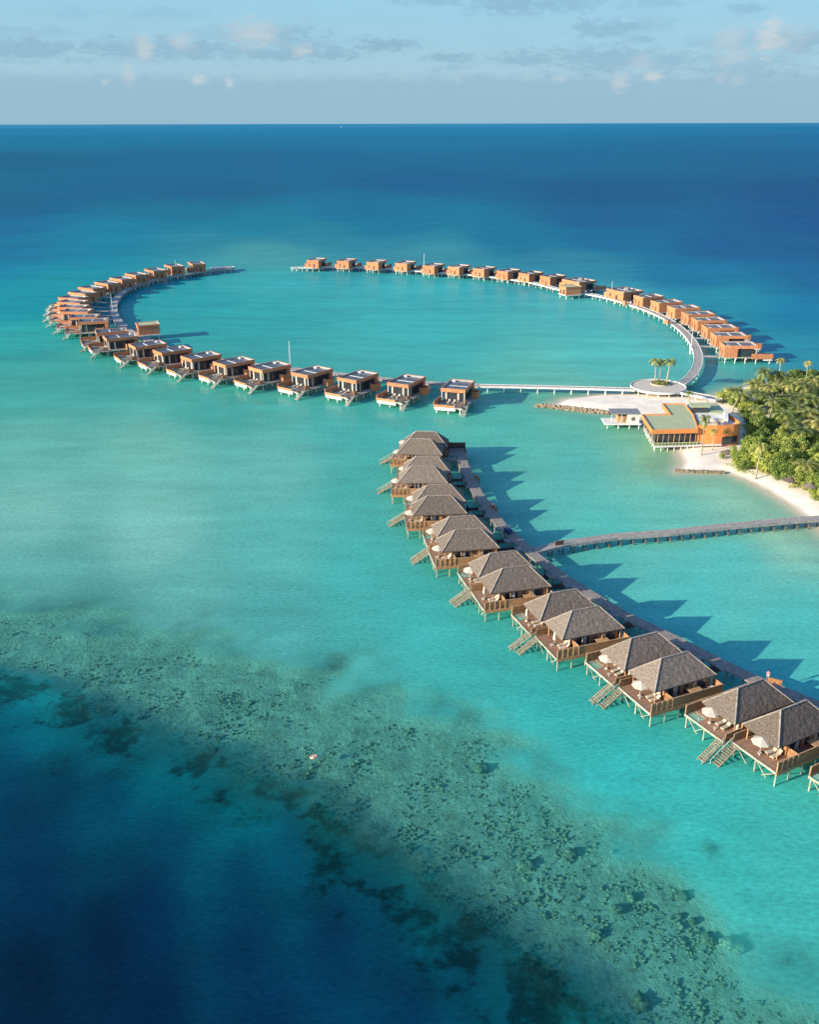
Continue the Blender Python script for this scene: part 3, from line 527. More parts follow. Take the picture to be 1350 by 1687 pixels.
def nearest(line, p):
    best = None
    for a, b in zip(line, line[1:]):
        ab = b - a; t = max(0, min(1, (p - a).dot(ab) / ab.length_squared)); q = a + ab * t; dd = (q - p).length
        if best is None or dd < best[0]: best = (dd, q)
    return best
WL, WR = smooth(WALK_L), smooth(WALK_R)
def ribbon(line, w, z0, z1, off=0.):
    mb = MB(); L = []
    for i, p in enumerate(line):
        a, b = line[max(i - 1, 0)], line[min(i + 1, len(line) - 1)]; t = (b - a); t.z = 0; t.normalize(); nrm = Vector((-t.y, t.x, 0))
        c = p + nrm * off; L += [(c + nrm * w / 2).to_2d().to_3d() + Vector((0, 0, z0)), (c - nrm * w / 2).to_2d().to_3d() + Vector((0, 0, z0)), (c - nrm * w / 2).to_2d().to_3d() + Vector((0, 0, z1)), (c + nrm * w / 2).to_2d().to_3d() + Vector((0, 0, z1))]
    fs = []
    for i in range(len(line) - 1):
        for j in range(4): fs.append((i * 4 + j, i * 4 + (j + 1) % 4, i * 4 + 4 + (j + 1) % 4, i * 4 + 4 + j))
    fs += [(0, 1, 2, 3), tuple(len(L) - 4 + j for j in (3, 2, 1, 0))]
    return mb.add(L, fs)
def walkway(name, label, line, w, z, m, edge, step, postm, group=None, cat='boardwalk', maxposts=98, haunch=True):
    t = empty(name, (line[0].x, line[0].y, 0), 0, label, cat, group); o = -Vector((line[0].x, line[0].y, 0)); ln = [p + o for p in line]
    ribbon(ln, w, z - .25, z).build('walkway_deck', m, t)
    if edge:
        for s_ in (-1, 1): ribbon(ln, .3, z - .5, z + .12, s_ * (w / 2 + .152)).build('edge_beam', edge, t)
    tot = sum((b - a).length for a, b in zip(ln, ln[1:])); step = max(step, tot / maxposts); proto = None; acc = step / 2; pos = 0
    for a, b in zip(ln, ln[1:]):
        Ls = (b - a).length; th = math.atan2(b.y - a.y, b.x - a.x)
        while acc <= pos + Ls:
            c = a + (b - a) * ((acc - pos) / Ls)
            if proto is None:
                mb = MB()
                for s_ in (-1, 1): mb.cyl((0, s_ * (w / 2 - .25), -1.6), (0, s_ * (w / 2 - .25), z - .5), .17)
                mb.box(-.17, -w / 2 - .1, z - .62, .17, w / 2 + .1, z - .26)
                proto = mb.build('trestle', postm, t); q = proto
            else: q = proto.copy(); C.objects.link(q); q.parent = t
            q.location = (c.x, c.y, 0); q.rotation_euler = (0, 0, th); acc += step
        pos += Ls
    return t
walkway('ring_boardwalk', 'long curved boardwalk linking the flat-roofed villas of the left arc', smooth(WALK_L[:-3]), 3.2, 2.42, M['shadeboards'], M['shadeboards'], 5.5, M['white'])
walkway('straight_boardwalk', 'straight pale white edged boardwalk from the near ring villas to the round platform', smooth(WALK_L[-4:]), 2.4, 2.42, M['boards'], M['white'], 6., M['white'])
walkway('ring_boardwalk', 'curved white edged boardwalk along the inner side of the right arc of villas', WR, 3.0, 2.42, M['boards'], M['white'], 6., M['white'])
first = True
for i, (px, py, a) in enumerate(LV):
    p = at(px, py, 7.2); p.z = 0
    lb = f'flat-roofed orange villa, {ORD[i]} of the left arc counting from its far open tip' if i < 24 else 'flat-roofed orange villa, last of the near row, beside the bare boardwalk'
    o = place(PV, first, p, R(a), lb, 'flat-roofed villas around the ring lagoon'); first = False
    br = [c for c in o.children if c.name.startswith('bridge')][0]; dist = nearest(WL, p + Vector((0, 0, 2.42)))[0]; br.scale = (max(dist - 7. - 1.2, 1.), 1, 1)
for i, (px, py, a) in enumerate(RV):
    p = at(px, py, 7.2); p.z = 0; big = i in (10, 11)
    lb = f'flat-roofed orange villa, {ORD[i]} of the right arc counting from its far open tip' if not big else ('wide orange villa with a dome skylight behind the small lagoon pavilion' if i == 10 else 'widest orange villa with a dome skylight, right of the small lagoon pavilion')
    o = place(PV, False, p, R(a), lb, 'flat-roofed villas around the ring lagoon', (1, 1.75, 1) if big else None)
    br = [c for c in o.children if c.name.startswith('bridge')][0]; dist = nearest(WR, p + Vector((0, 0, 2.42)))[0]; br.scale = (max(dist - 7. - 1.5, 1.), 1, 1)
    if big:
        b = MB(); n = 14
        for k_, (r, z) in enumerate(((1.8, 7.0), (1.8, 7.7), (1.5, 8.0), (.8, 8.2))):
            b.v += [(1.5 + r * math.cos(2 * math.pi * j / n), r * .57 * math.sin(2 * math.pi * j / n), z) for j in range(n)]
        b.f += [(k_ * n + j, k_ * n + (j + 1) % n, k_ * n + n + (j + 1) % n, k_ * n + n + j) for k_ in range(3) for j in range(n)] + [tuple(3 * n + j for j in range(n))]
        b.build('dome_skylight', M['roofgrey'], o)
# two small square pavilions standing on the lagoon side
def pavilion(px, py, rz, label):
    p = at(px, py, 6.8); p.z = 0; t = empty('lagoon_pavilion', p, R(rz), label, 'pavilion', 'small orange pavilions on the lagoon side of the ring')
    MB().box(-5, -4.2, 2.1, 5, 4.2, 2.4).build('floor_slab', M['white'], t)
    MB().box(-4.6, -3.8, 2.402, 4.6, 3.8, 6.2).build('wall', M['clad'], t)
    ro = MB().box(-4.9, -4.1, 6.202, 4.9, 4.1, 6.6)
    for b in ((-4.9, -4.1, 6.602, -4.6, 4.1, 6.9), (4.6, -4.1, 6.602, 4.9, 4.1, 6.9), (-4.6, -4.1, 6.602, 4.6, -3.8, 6.9), (-4.6, 3.8, 6.602, 4.6, 4.1, 6.9)): ro.box(*b)
    r_ = ro.build('roof', M['clad'], t); MB().box(-4.59, -3.79, 6.604, 4.59, 3.79, 6.7).build('roof_surface', M['greenroof'], r_); MB().box(4.58, -4.12, 6.903, 4.92, 4.12, 6.96).build('coping', M['white'], r_)
    MB().box(-4.68, -2.4, 2.6, -4.6, -.8, 5.2).build('window', M['glass'], t); MB().box(-4.68, 1.2, 2.5, -4.6, 2.4, 4.8).build('door', M['darkwall'], t)
    for x in (-4, 0, 4):
        for y in (-3.3, 3.3): MB().cyl((x, y, -1.6), (x, y, 2.1), .22).build('stilt', M['white'], t)
    return t
pv = pavilion(243, 533, 22, 'small orange pavilion alone inside the lagoon near the left arc of villas'); p = pv.location + Vector((0, 0, 2.42)); q = nearest(WL, p); dv = q[1] - p
MB().beam((0, 0, 2.3), tuple((Vector((dv.x, dv.y, 0))).to_2d().rotate(__import__('mathutils').Matrix.Rotation(0, 2)) or (dv.length * math.cos(math.atan2(dv.y, dv.x) - R(22)), dv.length * math.sin(math.atan2(dv.y, dv.x) - R(22)), 2.3)), 2., .2).build('bridge', M['boards'], pv)
pavilion(940, 471, 20, 'small orange pavilion at the lagoon side of the right arc')
def small_block(px, py, z, rz, sx, sy, h, label):
    p = at(px, py, z + h); p.z = 0; t = empty('service_box', p, R(rz), label, 'shelter', 'small orange shelters on the right boardwalk')
    MB().box(-sx, -sy, z, sx, sy, z + h).build('wall', M['clad'], t); MB().box(-sx - .1, -sy - .1, z + h + .002, sx + .1, sy + .1, z + h + .12).build('roof', M['roofgrey'], t)
for px, py, lb in ((1030, 496, 'small orange shelter on the right boardwalk below the widest villa'), (1100, 527, 'small orange shelter on the right boardwalk, nearer to the bend'), (830, 455, 'tiny orange shelter on the far right boardwalk'), (610, 438, 'tiny orange shelter at the first villas of the right arc'), (537, 434, 'tiny orange shelter beside the end platform of the right arc')):
    small_block(px, py, 2.42, 45, .9, .9, 1.9, lb)
def platform(px, py, w, l, rz, label):
    p = at(px, py, 2.4); p.z = 0; t = empty('end_platform', p, R(rz), label, 'platform')
    MB().box(-l / 2, -w / 2, 2.1, l / 2, w / 2, 2.4).build('platform_deck', M['boards'], t)
    MB().box(-l / 2 - .1, -w / 2 - .15, 2.0, l / 2 + .1, -w / 2 - .002, 2.55).box(-l / 2 - .2, -w / 2, 2.0, -l / 2 - .002, w / 2, 2.55).box(l / 2 + .002, -w / 2, 2.0, l / 2 + .2, w / 2, 2.55).build('edge_beam', M['white'], t)
    for i in range(5):
        for s_ in (-1, 1): x = -l / 2 + .6 + i * (l - 1.2) / 4; MB().cyl((x, s_ * (w / 2 - .4), -1.6), (x, s_ * (w / 2 - .4), 2.1), .2).build('post', M['white'], t)
platform(366, 440.5, 5, 15, 22, 'flat white edged platform at the far end of the left arc')
platform(499, 440.5, 5, 15, -4, 'flat white edged platform at the far end of the right arc')
# slim masts
def mast(px, py, h, label):
    p = at(px, py, 0); t = empty('lamp_mast', p, 0, label, 'mast', 'white masts along the ring boardwalk')
    MB().cyl((0, 0, -1.5), (0, 0, h), .2, .1).build('pole', M['steel'], t); MB().cyl((0, 0, -1.4), (0, 0, 3.), .42, .42).build('pile', M['white'], t)
for px, py, h, lb in ((479, 612, 12, 'slim white mast rising behind the near row of flat-roofed villas'), (699, 452, 13, 'slim white mast at the far right boardwalk, beside the fifth villa'), (187, 524, 12, 'slim white mast at the left end of the lagoon'), (1007, 498, 11, 'slim white mast on the right boardwalk beside the widest villa'),
    (291, 456, 10, 'slim white mast at the far left arc near its tip'), (1138, 583, 11, 'slim white mast at the bend of the right boardwalk')): mast(px, py, h, lb)

# ------------------------------------------------------------------ thatched villas along the long jetty
def quadgrid(mb, a, b, c, d_, nu, nv, amp, seed):
    "patch a-b-c-d with slight thatch unevenness"
    a, b, c, d_ = map(Vector, (a, b, c, d_)); nrm = (b - a).cross(d_ - a).normalized(); vs = []
    for j in range(nv + 1):
        for i in range(nu + 1):
            u, v = i / nu, j / nv; p = (a * (1 - u) + b * u) * (1 - v) + (d_ * (1 - u) + c * u) * v
            e = 0 if (i in (0, nu) or j in (0, nv)) else 1
            vs.append(p + nrm * e * amp * mn.noise(Vector((p.x * 1.7 + seed, p.y * 1.7, p.z * 2.))))
    mb.add(vs, [(j * (nu + 1) + i, j * (nu + 1) + i + 1, (j + 1) * (nu + 1) + i + 1, (j + 1) * (nu + 1) + i) for j in range(nv) for i in range(nu)])
EU, EV, EZ, RU, RZ = 6.35, 3.45, 5.25, 2.8, 8.65
def make_thatch_villa(hole, mirror):
    t = empty('thatched_villa', (0, 0, 0), cat='villa'); g = -1. if mirror else 1.      # g=+1: bath side at -y (towards the camera)
    Yb = lambda w: -w * g                                                            # w runs towards the bath side
    rf = MB()
    c = [(-EU, -EV, EZ), (EU, -EV, EZ), (EU, EV, EZ), (-EU, EV, EZ)]; r0, r1 = (-RU, 0, RZ), (RU, 0, RZ)
    quadgrid(rf, c[0], c[1], r1, r0, 34, 12, .06, 0); quadgrid(rf, c[2], c[3], r0, r1, 34, 12, .06, 9)
    quadgrid(rf, c[3], c[0], r0, r0, 16, 12, .06, 4); quadgrid(rf, c[1], c[2], r1, r1, 16, 12, .06, 6)
    lo = [(x * .985, y * .97, EZ - .3) for x, y, z in c]
    rf.add(c + lo, [(0, 4, 5, 1), (1, 5, 6, 2), (2, 6, 7, 3), (3, 7, 4, 0), (4, 7, 6, 5)])
    roof = rf.build('roof', M['thatch'], t)
    for i, (x, y, z) in enumerate(c):
        e = r0 if x < 0 else r1; MB().beam((x * 1.0, y * 1.0, z + .04), (e[0], e[1], e[2] + .04), .2, .14).build('hip_cap', M['cap'], roof)
    MB().beam((-RU, 0, RZ + .05), (RU, 0, RZ + .05), .3, .16).build('ridge_cap', M['cap'], roof)
    # floor
    dk = MB()
    if hole: dk.box(-6.0, Yb(5), 2.35, 6.6, Yb(-3.4), 2.6); dk.box(-8, Yb(2.4), 2.35, -6.002, Yb(-3.4), 2.6)
    else: dk.box(-8, Yb(5), 2.35, 6.6, Yb(-3.4), 2.6)
    dko = dk.build('deck', M['deck'], t)
    if hole:
        nb = MB()
        for k_ in range(9): y = 2.5 + k_ * .3; nb.beam((-7.95, Yb(y), 2.5), (-6, Yb(y), 2.5), .03)
        for k_ in range(7): x = -7.9 + k_ * .3; nb.beam((x, Yb(2.4), 2.5), (x, Yb(4.9), 2.5), .03)
        nb.build('hammock_net', M['cloth'], dko)
    ed = MB(); ed.box(-8.14, Yb(5.1), 2.3, -8.002, Yb(-3.5), 2.66); ed.box(-8.0, Yb(5.002), 2.2, 6.6, Yb(5.12), 2.58); ed.build('edge_beam', M['pale'], dko)
    # walls
    MB().box(-3.6, Yb(2.6), 2.602, 5.6, Yb(-2.7), 4.95).build('wall', M['wood'], t)
    MB().box(-3.68, Yb(2.3), 2.65, -3.602, Yb(-2.4), 4.7).build('glass_door', M['glass'], t)
    for x0, x1 in ((-2.9, -.4), (.5, 1.3), (3.2, 4.9)): MB().box(x0, Yb(2.602), 2.9, x1, Yb(2.68), 4.8).build('window', M['glass'], t)
    for x0 in (-1.5, 2.4): MB().box(x0, Yb(2.69), 2.65, x0 + .5, Yb(2.8), 4.85).build('curtain', M['cloth'], t)
    for w in (2.0, -2.1): MB().cyl((-4.0, Yb(w), 2.61), (-4.0, Yb(w), 4.9), .22, .26).build('curtain', M['linen'], t)
    for x, w in ((-5.6, 2.9), (-5.6, -2.9), (-2, 3.1), (2, 3.1), (5.7, 3.1), (5.7, -2.9)): MB().cyl((x, Yb(w), 2.61), (x, Yb(w), 5.1), .1).build('column', M['rail'], t)
    # long privacy fence on the bath side: boarded part and slatted part
    fn = MB().box(-3.7, Yb(4.9), 2.602, 6.55, Yb(4.99), 4.2); fn.box(-7.95, Yb(5.125), 2.0, 6.55, Yb(5.18), 2.6); fn.box(6.5, Yb(4.88), 2.61, 6.58, Yb(2.7), 4.2)
    fo = fn.build('privacy_fence', M['wood'], t)
    sl_ = MB()
    for k_ in range(24): x = -7.95 + k_ * .18; sl_.box(x, Yb(4.92), 2.62, x + .12, Yb(4.97), 4.2)
    sl_.box(-7.95, Yb(4.975), 3.3, -3.72, Yb(4.99), 3.4)
    sl_.build('slat_screen', M['slat'], t)
    MB().box(-7.97, Yb(4.86), 4.202, 6.6, Yb(5.04), 4.29).box(-3.75, Yb(2.7), 4.2, -3.6, Yb(4.85), 4.28).build('top_rail', M['rail'], fo)
    for x in (-7.93, -6.9, -5.85, -4.8, -3.72): MB().box(x - .06, Yb(5.13), 2.1, x + .06, Yb(4.995), 4.28).build('fence_post', M['rail'], fo)
    MB().box(-3.7, Yb(2.7), 2.602, -3.62, Yb(4.88), 4.2).build('divider', M['slat'], t)
    MB().box(.6, Yb(2.8), 3.7, 3.0, Yb(4.8), 3.8).build('pergola_top', M['rail'], t)
    bt = MB(); n = 14
    for r_, z in ((.55, 2.62), (.72, 3.2), (.75, 3.25), (.62, 3.22), (.5, 2.8)):
        bt.v += [(5.3 + r_ * math.cos(2 * math.pi * j / n) * 1.25, Yb(3.95) + r_ * math.sin(2 * math.pi * j / n), z) for j in range(n)]
    bt.f += [(k_ * n + j, k_ * n + (j + 1) % n, k_ * n + n + (j + 1) % n, k_ * n + n + j) for k_ in range(4) for j in range(n)] + [tuple(4 * n + j for j in range(n))]
    bt.build('bathtub', M['steel'], t, True)
    # short fence on the stair side
    s2 = MB()
    for k_ in range(19): x = -7.9 + k_ * .18; s2.box(x, Yb(-3.32), 2.62, x + .12, Yb(-3.38), 3.95)
    s2o = s2.build('slat_screen', M['slat'], t); mb = MB().box(-8.0, Yb(-3.28), 3.952, -4.5, Yb(-3.44), 4.03)
    for x in (-7.9, -6.8, -5.7, -4.6): mb.box(x - .05, Yb(-3.45), 2.3, x + .05, Yb(-3.385), 3.95)
    mb.build('top_rail', M['rail'], s2o)
    # stairs into the water
    st = MB(); n = 12
    for i in range(n): u = i / (n - 1); st.box(-8.2 - u * 4.0, Yb(-3.3), 2.38 - u * 2.75, -8.5 - u * 4.0, Yb(-2.15), 2.46 - u * 2.75)
    for w in (-3.36, -2.1): st.beam((-8.1, Yb(w), 2.42), (-12.5, Yb(w), -.45), .1, .26)
    so_ = st.build('stairs', M['stair'], t)
    hr = MB().beam((-8.1, Yb(-3.4), 3.35), (-12.2, Yb(-3.4), .75), .09)
    for u in (0, .33, .66, 1): hr.beam((-8.1 - 4.1 * u, Yb(-3.4), 2.42 - 2.7 * u), (-8.1 - 4.1 * u, Yb(-3.4), 3.38 - 2.6 * u), .08)
    hr.build('handrail', M['pale'], so_)
    for x in (-7.7, -4.9, -2.1, .7, 3.5, 6.3):
        for w in (4.85, 1., -3.1): MB().cyl((x, Yb(w), -1.8), (x, Yb(w), 2.34), .13, .12, 7).build('stilt', M['pale'], t)
    for y0, y1 in ((4.8, 2.4), (1., 3.2), (-3., -.6)): MB().beam((-7.7, Yb(y0), 2.2), (-7.7, Yb(y1), .3), .1).build('brace', M['pale'], t)
    return t
GH = 'thatched villas in pairs along the long jetty'
PA, PB = make_thatch_villa(True, True), make_thatch_villa(False, False)
JET = [at(px, py, 2.5) for px, py in ((760, 738), (764, 765), (787, 812), (827, 866), (878, 912), (925, 949), (1029, 1013), (1111, 1052), (1178, 1087), (1240, 1117), (1345, 1160), (1480, 1213))]
# ridge ends (photo pixels at ridge height) and turn of each villa
TV = [(685, 711, 719.5, 711, -5), (679, 723, 708, 723, -6), (687, 752, 720.5, 751.5, -1), (677.8, 767.3, 716.7, 767.3, -1), (705, 798.5, 742.6, 798, 4), (703.7, 816.3, 744, 816.3, 4), (741.3, 850.7, 781.5, 849.5, 9), (750.4, 872.3, 792.4, 870.7, 9),
      (808, 911.8, 850, 907, 14), (828.1, 936.3, 872.2, 931.6, 14), (905.8, 977.1, 950.8, 970.6, 19), (942.4, 1006.7, 988, 998, 19), (1038.9, 1052, 1084.8, 1041.3, 24), (1089.9, 1085.2, 1133.7, 1073.3, 24), (1216.7, 1133.2, 1258, 1119.3, 28), (1288.4, 1169, 1327.8, 1154, 28), (1433, 1231, 1478, 1213, 31)]
PN = ['first', 'second', 'third', 'fourth', 'fifth', 'sixth', 'seventh', 'eighth']
fa = fb = True; VL = []
for i, (x0, y0, x1, y1, a) in enumerate(TV):
    p = (at(x0, y0, RZ) + at(x1, y1, RZ)) / 2; p.z = 0; isA = i % 2 == 0
    if i < 16: lb = f'grey thatched villa, {"farther" if isA else "nearer"} one of the {PN[i // 2]} pair from the far jetty end'
    else: lb = 'thatched villa mostly cut off by the right edge, only a deck corner in view'
    o = place(PA if isA else PB, fa if isA else fb, p, R(a), lb, GH)
    if isA: fa = False
    else: fb = False
    VL.append((o, isA))
    q = nearest(JET, p + Vector((0, 0, 2.5))); dv = q[1] - p; loc = Vector((dv.x * math.cos(R(a)) + dv.y * math.sin(R(a)), -dv.x * math.sin(R(a)) + dv.y * math.cos(R(a)), 0))
    yb = 2.2 if isA else -2.2
    yb = -1.4 if isA else 1.4
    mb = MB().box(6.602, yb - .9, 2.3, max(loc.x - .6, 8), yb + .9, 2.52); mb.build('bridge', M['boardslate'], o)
    for xx in (8.2, 10.2):
        if xx < loc.x - 1: MB().cyl((xx, yb - .7, -1.6), (xx, yb - .7, 2.3), .12, n=6).build('stilt', M['pale'], o)
    MB().box(6.62, yb - 2.9, 2.6, 6.7, yb - .95, 4.3).build('entrance_screen', M['darkwall'], o)
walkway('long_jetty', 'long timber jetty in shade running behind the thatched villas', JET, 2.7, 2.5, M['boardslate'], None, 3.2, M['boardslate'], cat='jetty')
JB = [at(px, py, 2.3) for px, py in ((880, 907), (910, 900), (935, 894), (1015, 883), (1100, 877), (1200, 866), (1300, 857), (1370, 852), (1460, 846))]
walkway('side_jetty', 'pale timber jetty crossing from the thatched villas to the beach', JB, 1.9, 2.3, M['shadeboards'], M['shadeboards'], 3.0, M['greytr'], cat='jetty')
JM = empty('jetty_platform', at(748, 744, 2.5) * Vector((1, 1, 0)), 0, 'timber platform with a dark boarded screen at the far end of the long jetty', 'platform')
MB().box(-5.6, -1.2, 2.25, 3.4, 3.2, 2.496).build('platform_deck', M['boardslate'], JM); MB().box(-5.6, 3.2, 2.3, 3.5, 3.35, 4.1).box(3.35, -1.2, 2.3, 3.5, 3.2, 3.3).build('screen', M['darkwall'], JM); MB().box(-5.6, 3.15, 4.102, 3.55, 3.4, 4.2).build('top_rail', M['pale'], JM)
for x in (-5.2, -3.7, -2.2, -.7, .8, 2.3): MB().cyl((x, -1., -1.6), (x, -1., 2.25), .14, n=6).build('post', M['pale'], JM)
def bay(px, py, rz, label, hw=1.9, m='slat'):
    t = empty('jetty_balustrade', at(px, py, 2.5), R(rz), label, 'balustrade', 'boarded balustrades at the widened bays of the long jetty')
    MB().box(-hw, -.06, .0, hw, .06, .85).build('boards', M[m], t); MB().box(-hw - .05, -.1, .852, hw + .05, .1, .93).build('top_rail', M['slat'], t)
    for x in (-hw + .1, 0, hw - .1): MB().box(x - .08, .062, -1, x + .08, .2, .85).build('post', M['slat'], t)
bay(786, 789, -76, 'boarded balustrade on the jetty beside the second pair of thatched villas'); bay(814, 838, -72, 'boarded balustrade on the jetty beside the third pair of thatched villas'); bay(1277, 1126, -28, 'boarded balustrade beside the person in pink', 1.1)
bay(922, 897, 20, 'low dark balustrade where the side jetty leaves the long one', 1.1, 'darkwall')
# umbrellas, sun beds and side tables on the decks
def make_umbrella(closed):
    t = empty('parasol', (0, 0, 0), cat='parasol')
    MB().cyl((0, 0, 0), (0, 0, 2.7), .04).build('pole', M['cloth'], t); MB().cyl((0, 0, 0), (0, 0, .25), .33, .22, 10).build('base', M['cloth'], t)
    b = MB(); n = 8
    if closed:
        for r_, z in ((.05, 2.75), (.2, 2.4), (.3, 1.3), (.12, 1.)): b.v += [(r_ * math.cos(2 * math.pi * j / n) * (1 + .25 * (j % 2)), r_ * math.sin(2 * math.pi * j / n) * (1 + .25 * (j % 2)), z) for j in range(n)]
        b.f += [(k_ * n + j, k_ * n + n + j, k_ * n + n + (j + 1) % n, k_ * n + (j + 1) % n) for k_ in range(3) for j in range(n)] + [tuple(range(n))]
    else:
        b.v = [(0, 0, 2.85)] + [(1.5 * math.cos(2 * math.pi * j / n), 1.5 * math.sin(2 * math.pi * j / n), 2.15) for j in range(n)] + [(1.5 * math.cos(2 * math.pi * j / n), 1.5 * math.sin(2 * math.pi * j / n), 1.98) for j in range(n)]
        b.f = [(0, 1 + j, 1 + (j + 1) % n) for j in range(n)] + [(1 + j, 1 + n + j, 1 + n + (j + 1) % n, 1 + (j + 1) % n) for j in range(n)]
    b.build('canopy', M['cloth'], t)
    return t
def make_lounger():
    t = empty('sun_bed', (0, 0, 0), cat='sun bed')
    f = MB().box(-1., -.34, .22, 1., .34, .32)
    for x in (-.9, .9):
        for y in (-.3, .3): f.box(x - .04, y - .04, 0, x + .04, y + .04, .22)
    f.build('frame', M['rail'], t); MB().box(-.98, -.31, .322, .35, .31, .44).build('cushion', M['cloth'], t)
    MB().add([(.35, -.31, .36), (.35, .31, .36), (1.0, .31, .95), (1.0, -.31, .95), (.42, -.31, .28), (.42, .31, .28), (1.07, .31, .87), (1.07, -.31, .87)], [(0, 3, 2, 1), (4, 5, 6, 7), (0, 1, 5, 4), (1, 2, 6, 5), (2, 3, 7, 6), (3, 0, 4, 7)]).build('backrest', M['cloth'], t)
    return t
def make_table():
    t = empty('side_table', (0, 0, 0), cat='side table'); MB().cyl((0, 0, .42), (0, 0, .48), .32, .32, 12).build('table_top', M['cloth'], t); MB().cyl((0, 0, 0), (0, 0, .42), .1, .08).build('pedestal', M['cloth'], t); return t
UO, UC, LO, TB = make_umbrella(False), make_umbrella(True), make_lounger(), make_table(); fl = dict(UO=True, UC=True, LO=True, TB=True)
def local(o, x, y, z): a = o.rotation_euler[2]; return Vector((o.location.x + x * math.cos(a) - y * math.sin(a), o.location.y + x * math.sin(a) + y * math.cos(a), z))
CLOSED = {9, 10, 11, 8}
for i, (o, isA) in enumerate(VL[:16]):
    g = -1 if isA else 1; side_ = 'farther' if isA else 'nearer'; pr = PN[i // 2]; a = o.rotation_euler[2]
    k_ = 'UC' if (i in (9, 10, 11)) else 'UO'; pos = (-6.5, -.4 * g) if not isA else (-6.3, -1.6 * g)
    place(UC if k_ == 'UC' else UO, fl[k_], local(o, pos[0] + rng.uniform(-.3, .25), pos[1] + rng.uniform(-.3, .3), 2.6), a + .2 * i, f'{"closed" if k_ == "UC" else "open"} cream parasol on the deck of the {side_} villa, {pr} pair', 'cream parasols on the villa decks'); fl[k_] = False
    for j, w in enumerate((1.4, 2.4) if not isA else (.2, -.9)):
        place(LO, fl['LO'], local(o, -5.2 + (.0 if j else .15), -w * g, 2.6), a + rng.uniform(-.16, .16), f'cream cushioned sun bed, {"left" if j == 0 else "right"} one on the {side_} deck of the {pr} pair', 'sun beds on the villa decks'); fl['LO'] = False
    place(TB, fl['TB'], local(o, -7.0, (-.9 if not isA else 0.4) * g, 2.6), 0, f'small round white table on the {side_} deck of the {pr} pair', 'small white tables on the villa decks'); fl['TB'] = False

# ------------------------------------------------------------------ round platform, restaurant, beach things
rp = at(1085, 636.5, 2.5); rp.z = 0; t = empty('round_platform', rp, 0, 'round white edged platform with palms joining both ring boardwalks', 'platform')
def disc(r, z0, z1, n=40, cx=0, cy=0, ry=None): return MB().prism([(cx + r * math.cos(2 * math.pi * i / n), cy + (ry or r) * math.sin(2 * math.pi * i / n)) for i in range(n)], z0, z1)
disc(9.5, 2.1, 2.5).build('platform_deck', M['paving'], t)
ringm = MB(); n = 48
for r_, z in ((9.5, 2.0), (9.8, 2.0), (9.8, 2.75), (9.5, 2.75)): ringm.v += [(r_ * math.cos(2 * math.pi * j / n), r_ * math.sin(2 * math.pi * j / n), z) for j in range(n)]
ringm.f += [(k_ * n + j, k_ * n + (j + 1) % n, ((k_ + 1) % 4) * n + (j + 1) % n, ((k_ + 1) % 4) * n + j) for k_ in range(4) for j in range(n)]
ringm.build('edge_beam', M['white'], t)
for j in range(14): a = 2 * math.pi * j / 14; MB().cyl((8.7 * math.cos(a), 8.7 * math.sin(a), -1.5), (8.7 * math.cos(a), 8.7 * math.sin(a), 2.1), .22).build('post', M['white'], t)
pc = at(1089, 631, 2.9); t2 = empty('round_planter', (pc.x, pc.y, 2.5), 0, 'low round planter full of shrubs on the round platform', 'planter')
disc(3.6, .002, .45, 24).build('rim', M['pale'], t2); disc(3.3, .452, .55, 20).build('soil', M['soil'], t2)
# ramp from the platform to the island
RP = [at(px, py, z) for px, py, z in ((1118, 643, 2.5), (1140, 648, 2.4), (1165, 655, 1.9), (1185, 663, 1.4))]
walkway('island_ramp', 'grey ramp leading from the round platform down to the island', RP, 3.2, 2.3, M['boards'], M['white'], 5, M['white'])

rc = at(1080, 737, 1.); rc.z = 0; T = empty('beach_restaurant', rc, 0, 'orange restaurant with a sage green L-shaped flat roof at the beach', 'restaurant')
def rl(px, py, z): q = at(px, py, z) - rc; return (q.x, q.y)
z2 = lambda x, y: (1040 + x / 6.75, 640 + y / 6.75)
def P2(lst, z): return [rl(*z2(*p), z) for p in lst]
RT = 6.7
A_, B_, Cc, D_ = P2([(235, 460), (752, 448), (118, 285), (345, 165)], RT)
bk = P2([(385, 283)], RT)[0]
roofpoly = P2([(235, 460), (752, 448), (700, 290), (600, 165), (345, 165), (435, 281), (118, 285)], RT)
MB().prism(roofpoly, 5.35, 6.3).build('roof', M['brightclad'], T)
def inset(poly, d_):
    cx_ = sum(p[0] for p in poly) / len(poly); cy_ = sum(p[1] for p in poly) / len(poly); n = len(poly); out = []
    ar = sum(poly[i][0] * poly[(i + 1) % n][1] - poly[(i + 1) % n][0] * poly[i][1] for i in range(n)); s_ = 1 if ar > 0 else -1
    for i in range(n):
        p0, p1, p2 = Vector(poly[i - 1]), Vector(poly[i]), Vector(poly[(i + 1) % n]); e1 = (p1 - p0).normalized(); e2 = (p2 - p1).normalized()
        n1_, n2_ = Vector((-e1.y, e1.x)) * s_, Vector((-e2.y, e2.x)) * s_; m_ = (n1_ + n2_); m_ = m_ / max(m_.length_squared / 2, .3); q = p1 + m_ * d_; out.append((q.x, q.y))
    return out
inn = inset(roofpoly, .25); MB().prism(inn, 6.302, 6.36).build('roof_membrane', M['greenroof'], T)
fs = MB(); nP = len(roofpoly)
for i in range(nP): 
    j = (i + 1) % nP; q = [roofpoly[i], roofpoly[j], inn[j], inn[i]]; fs.add([(x, y, 6.3) for x, y in q] + [(x, y, RT) for x, y in q], [(4, 5, 6, 7), (0, 1, 5, 4), (1, 2, 6, 5), (2, 3, 7, 6), (3, 0, 4, 7)])
fs.build('fascia', M['brightclad'], T)
dkp = P2([(262, 645), (1010, 622), (1010, 480), (600, 450), (345, 440), (140, 446)], 1.7)
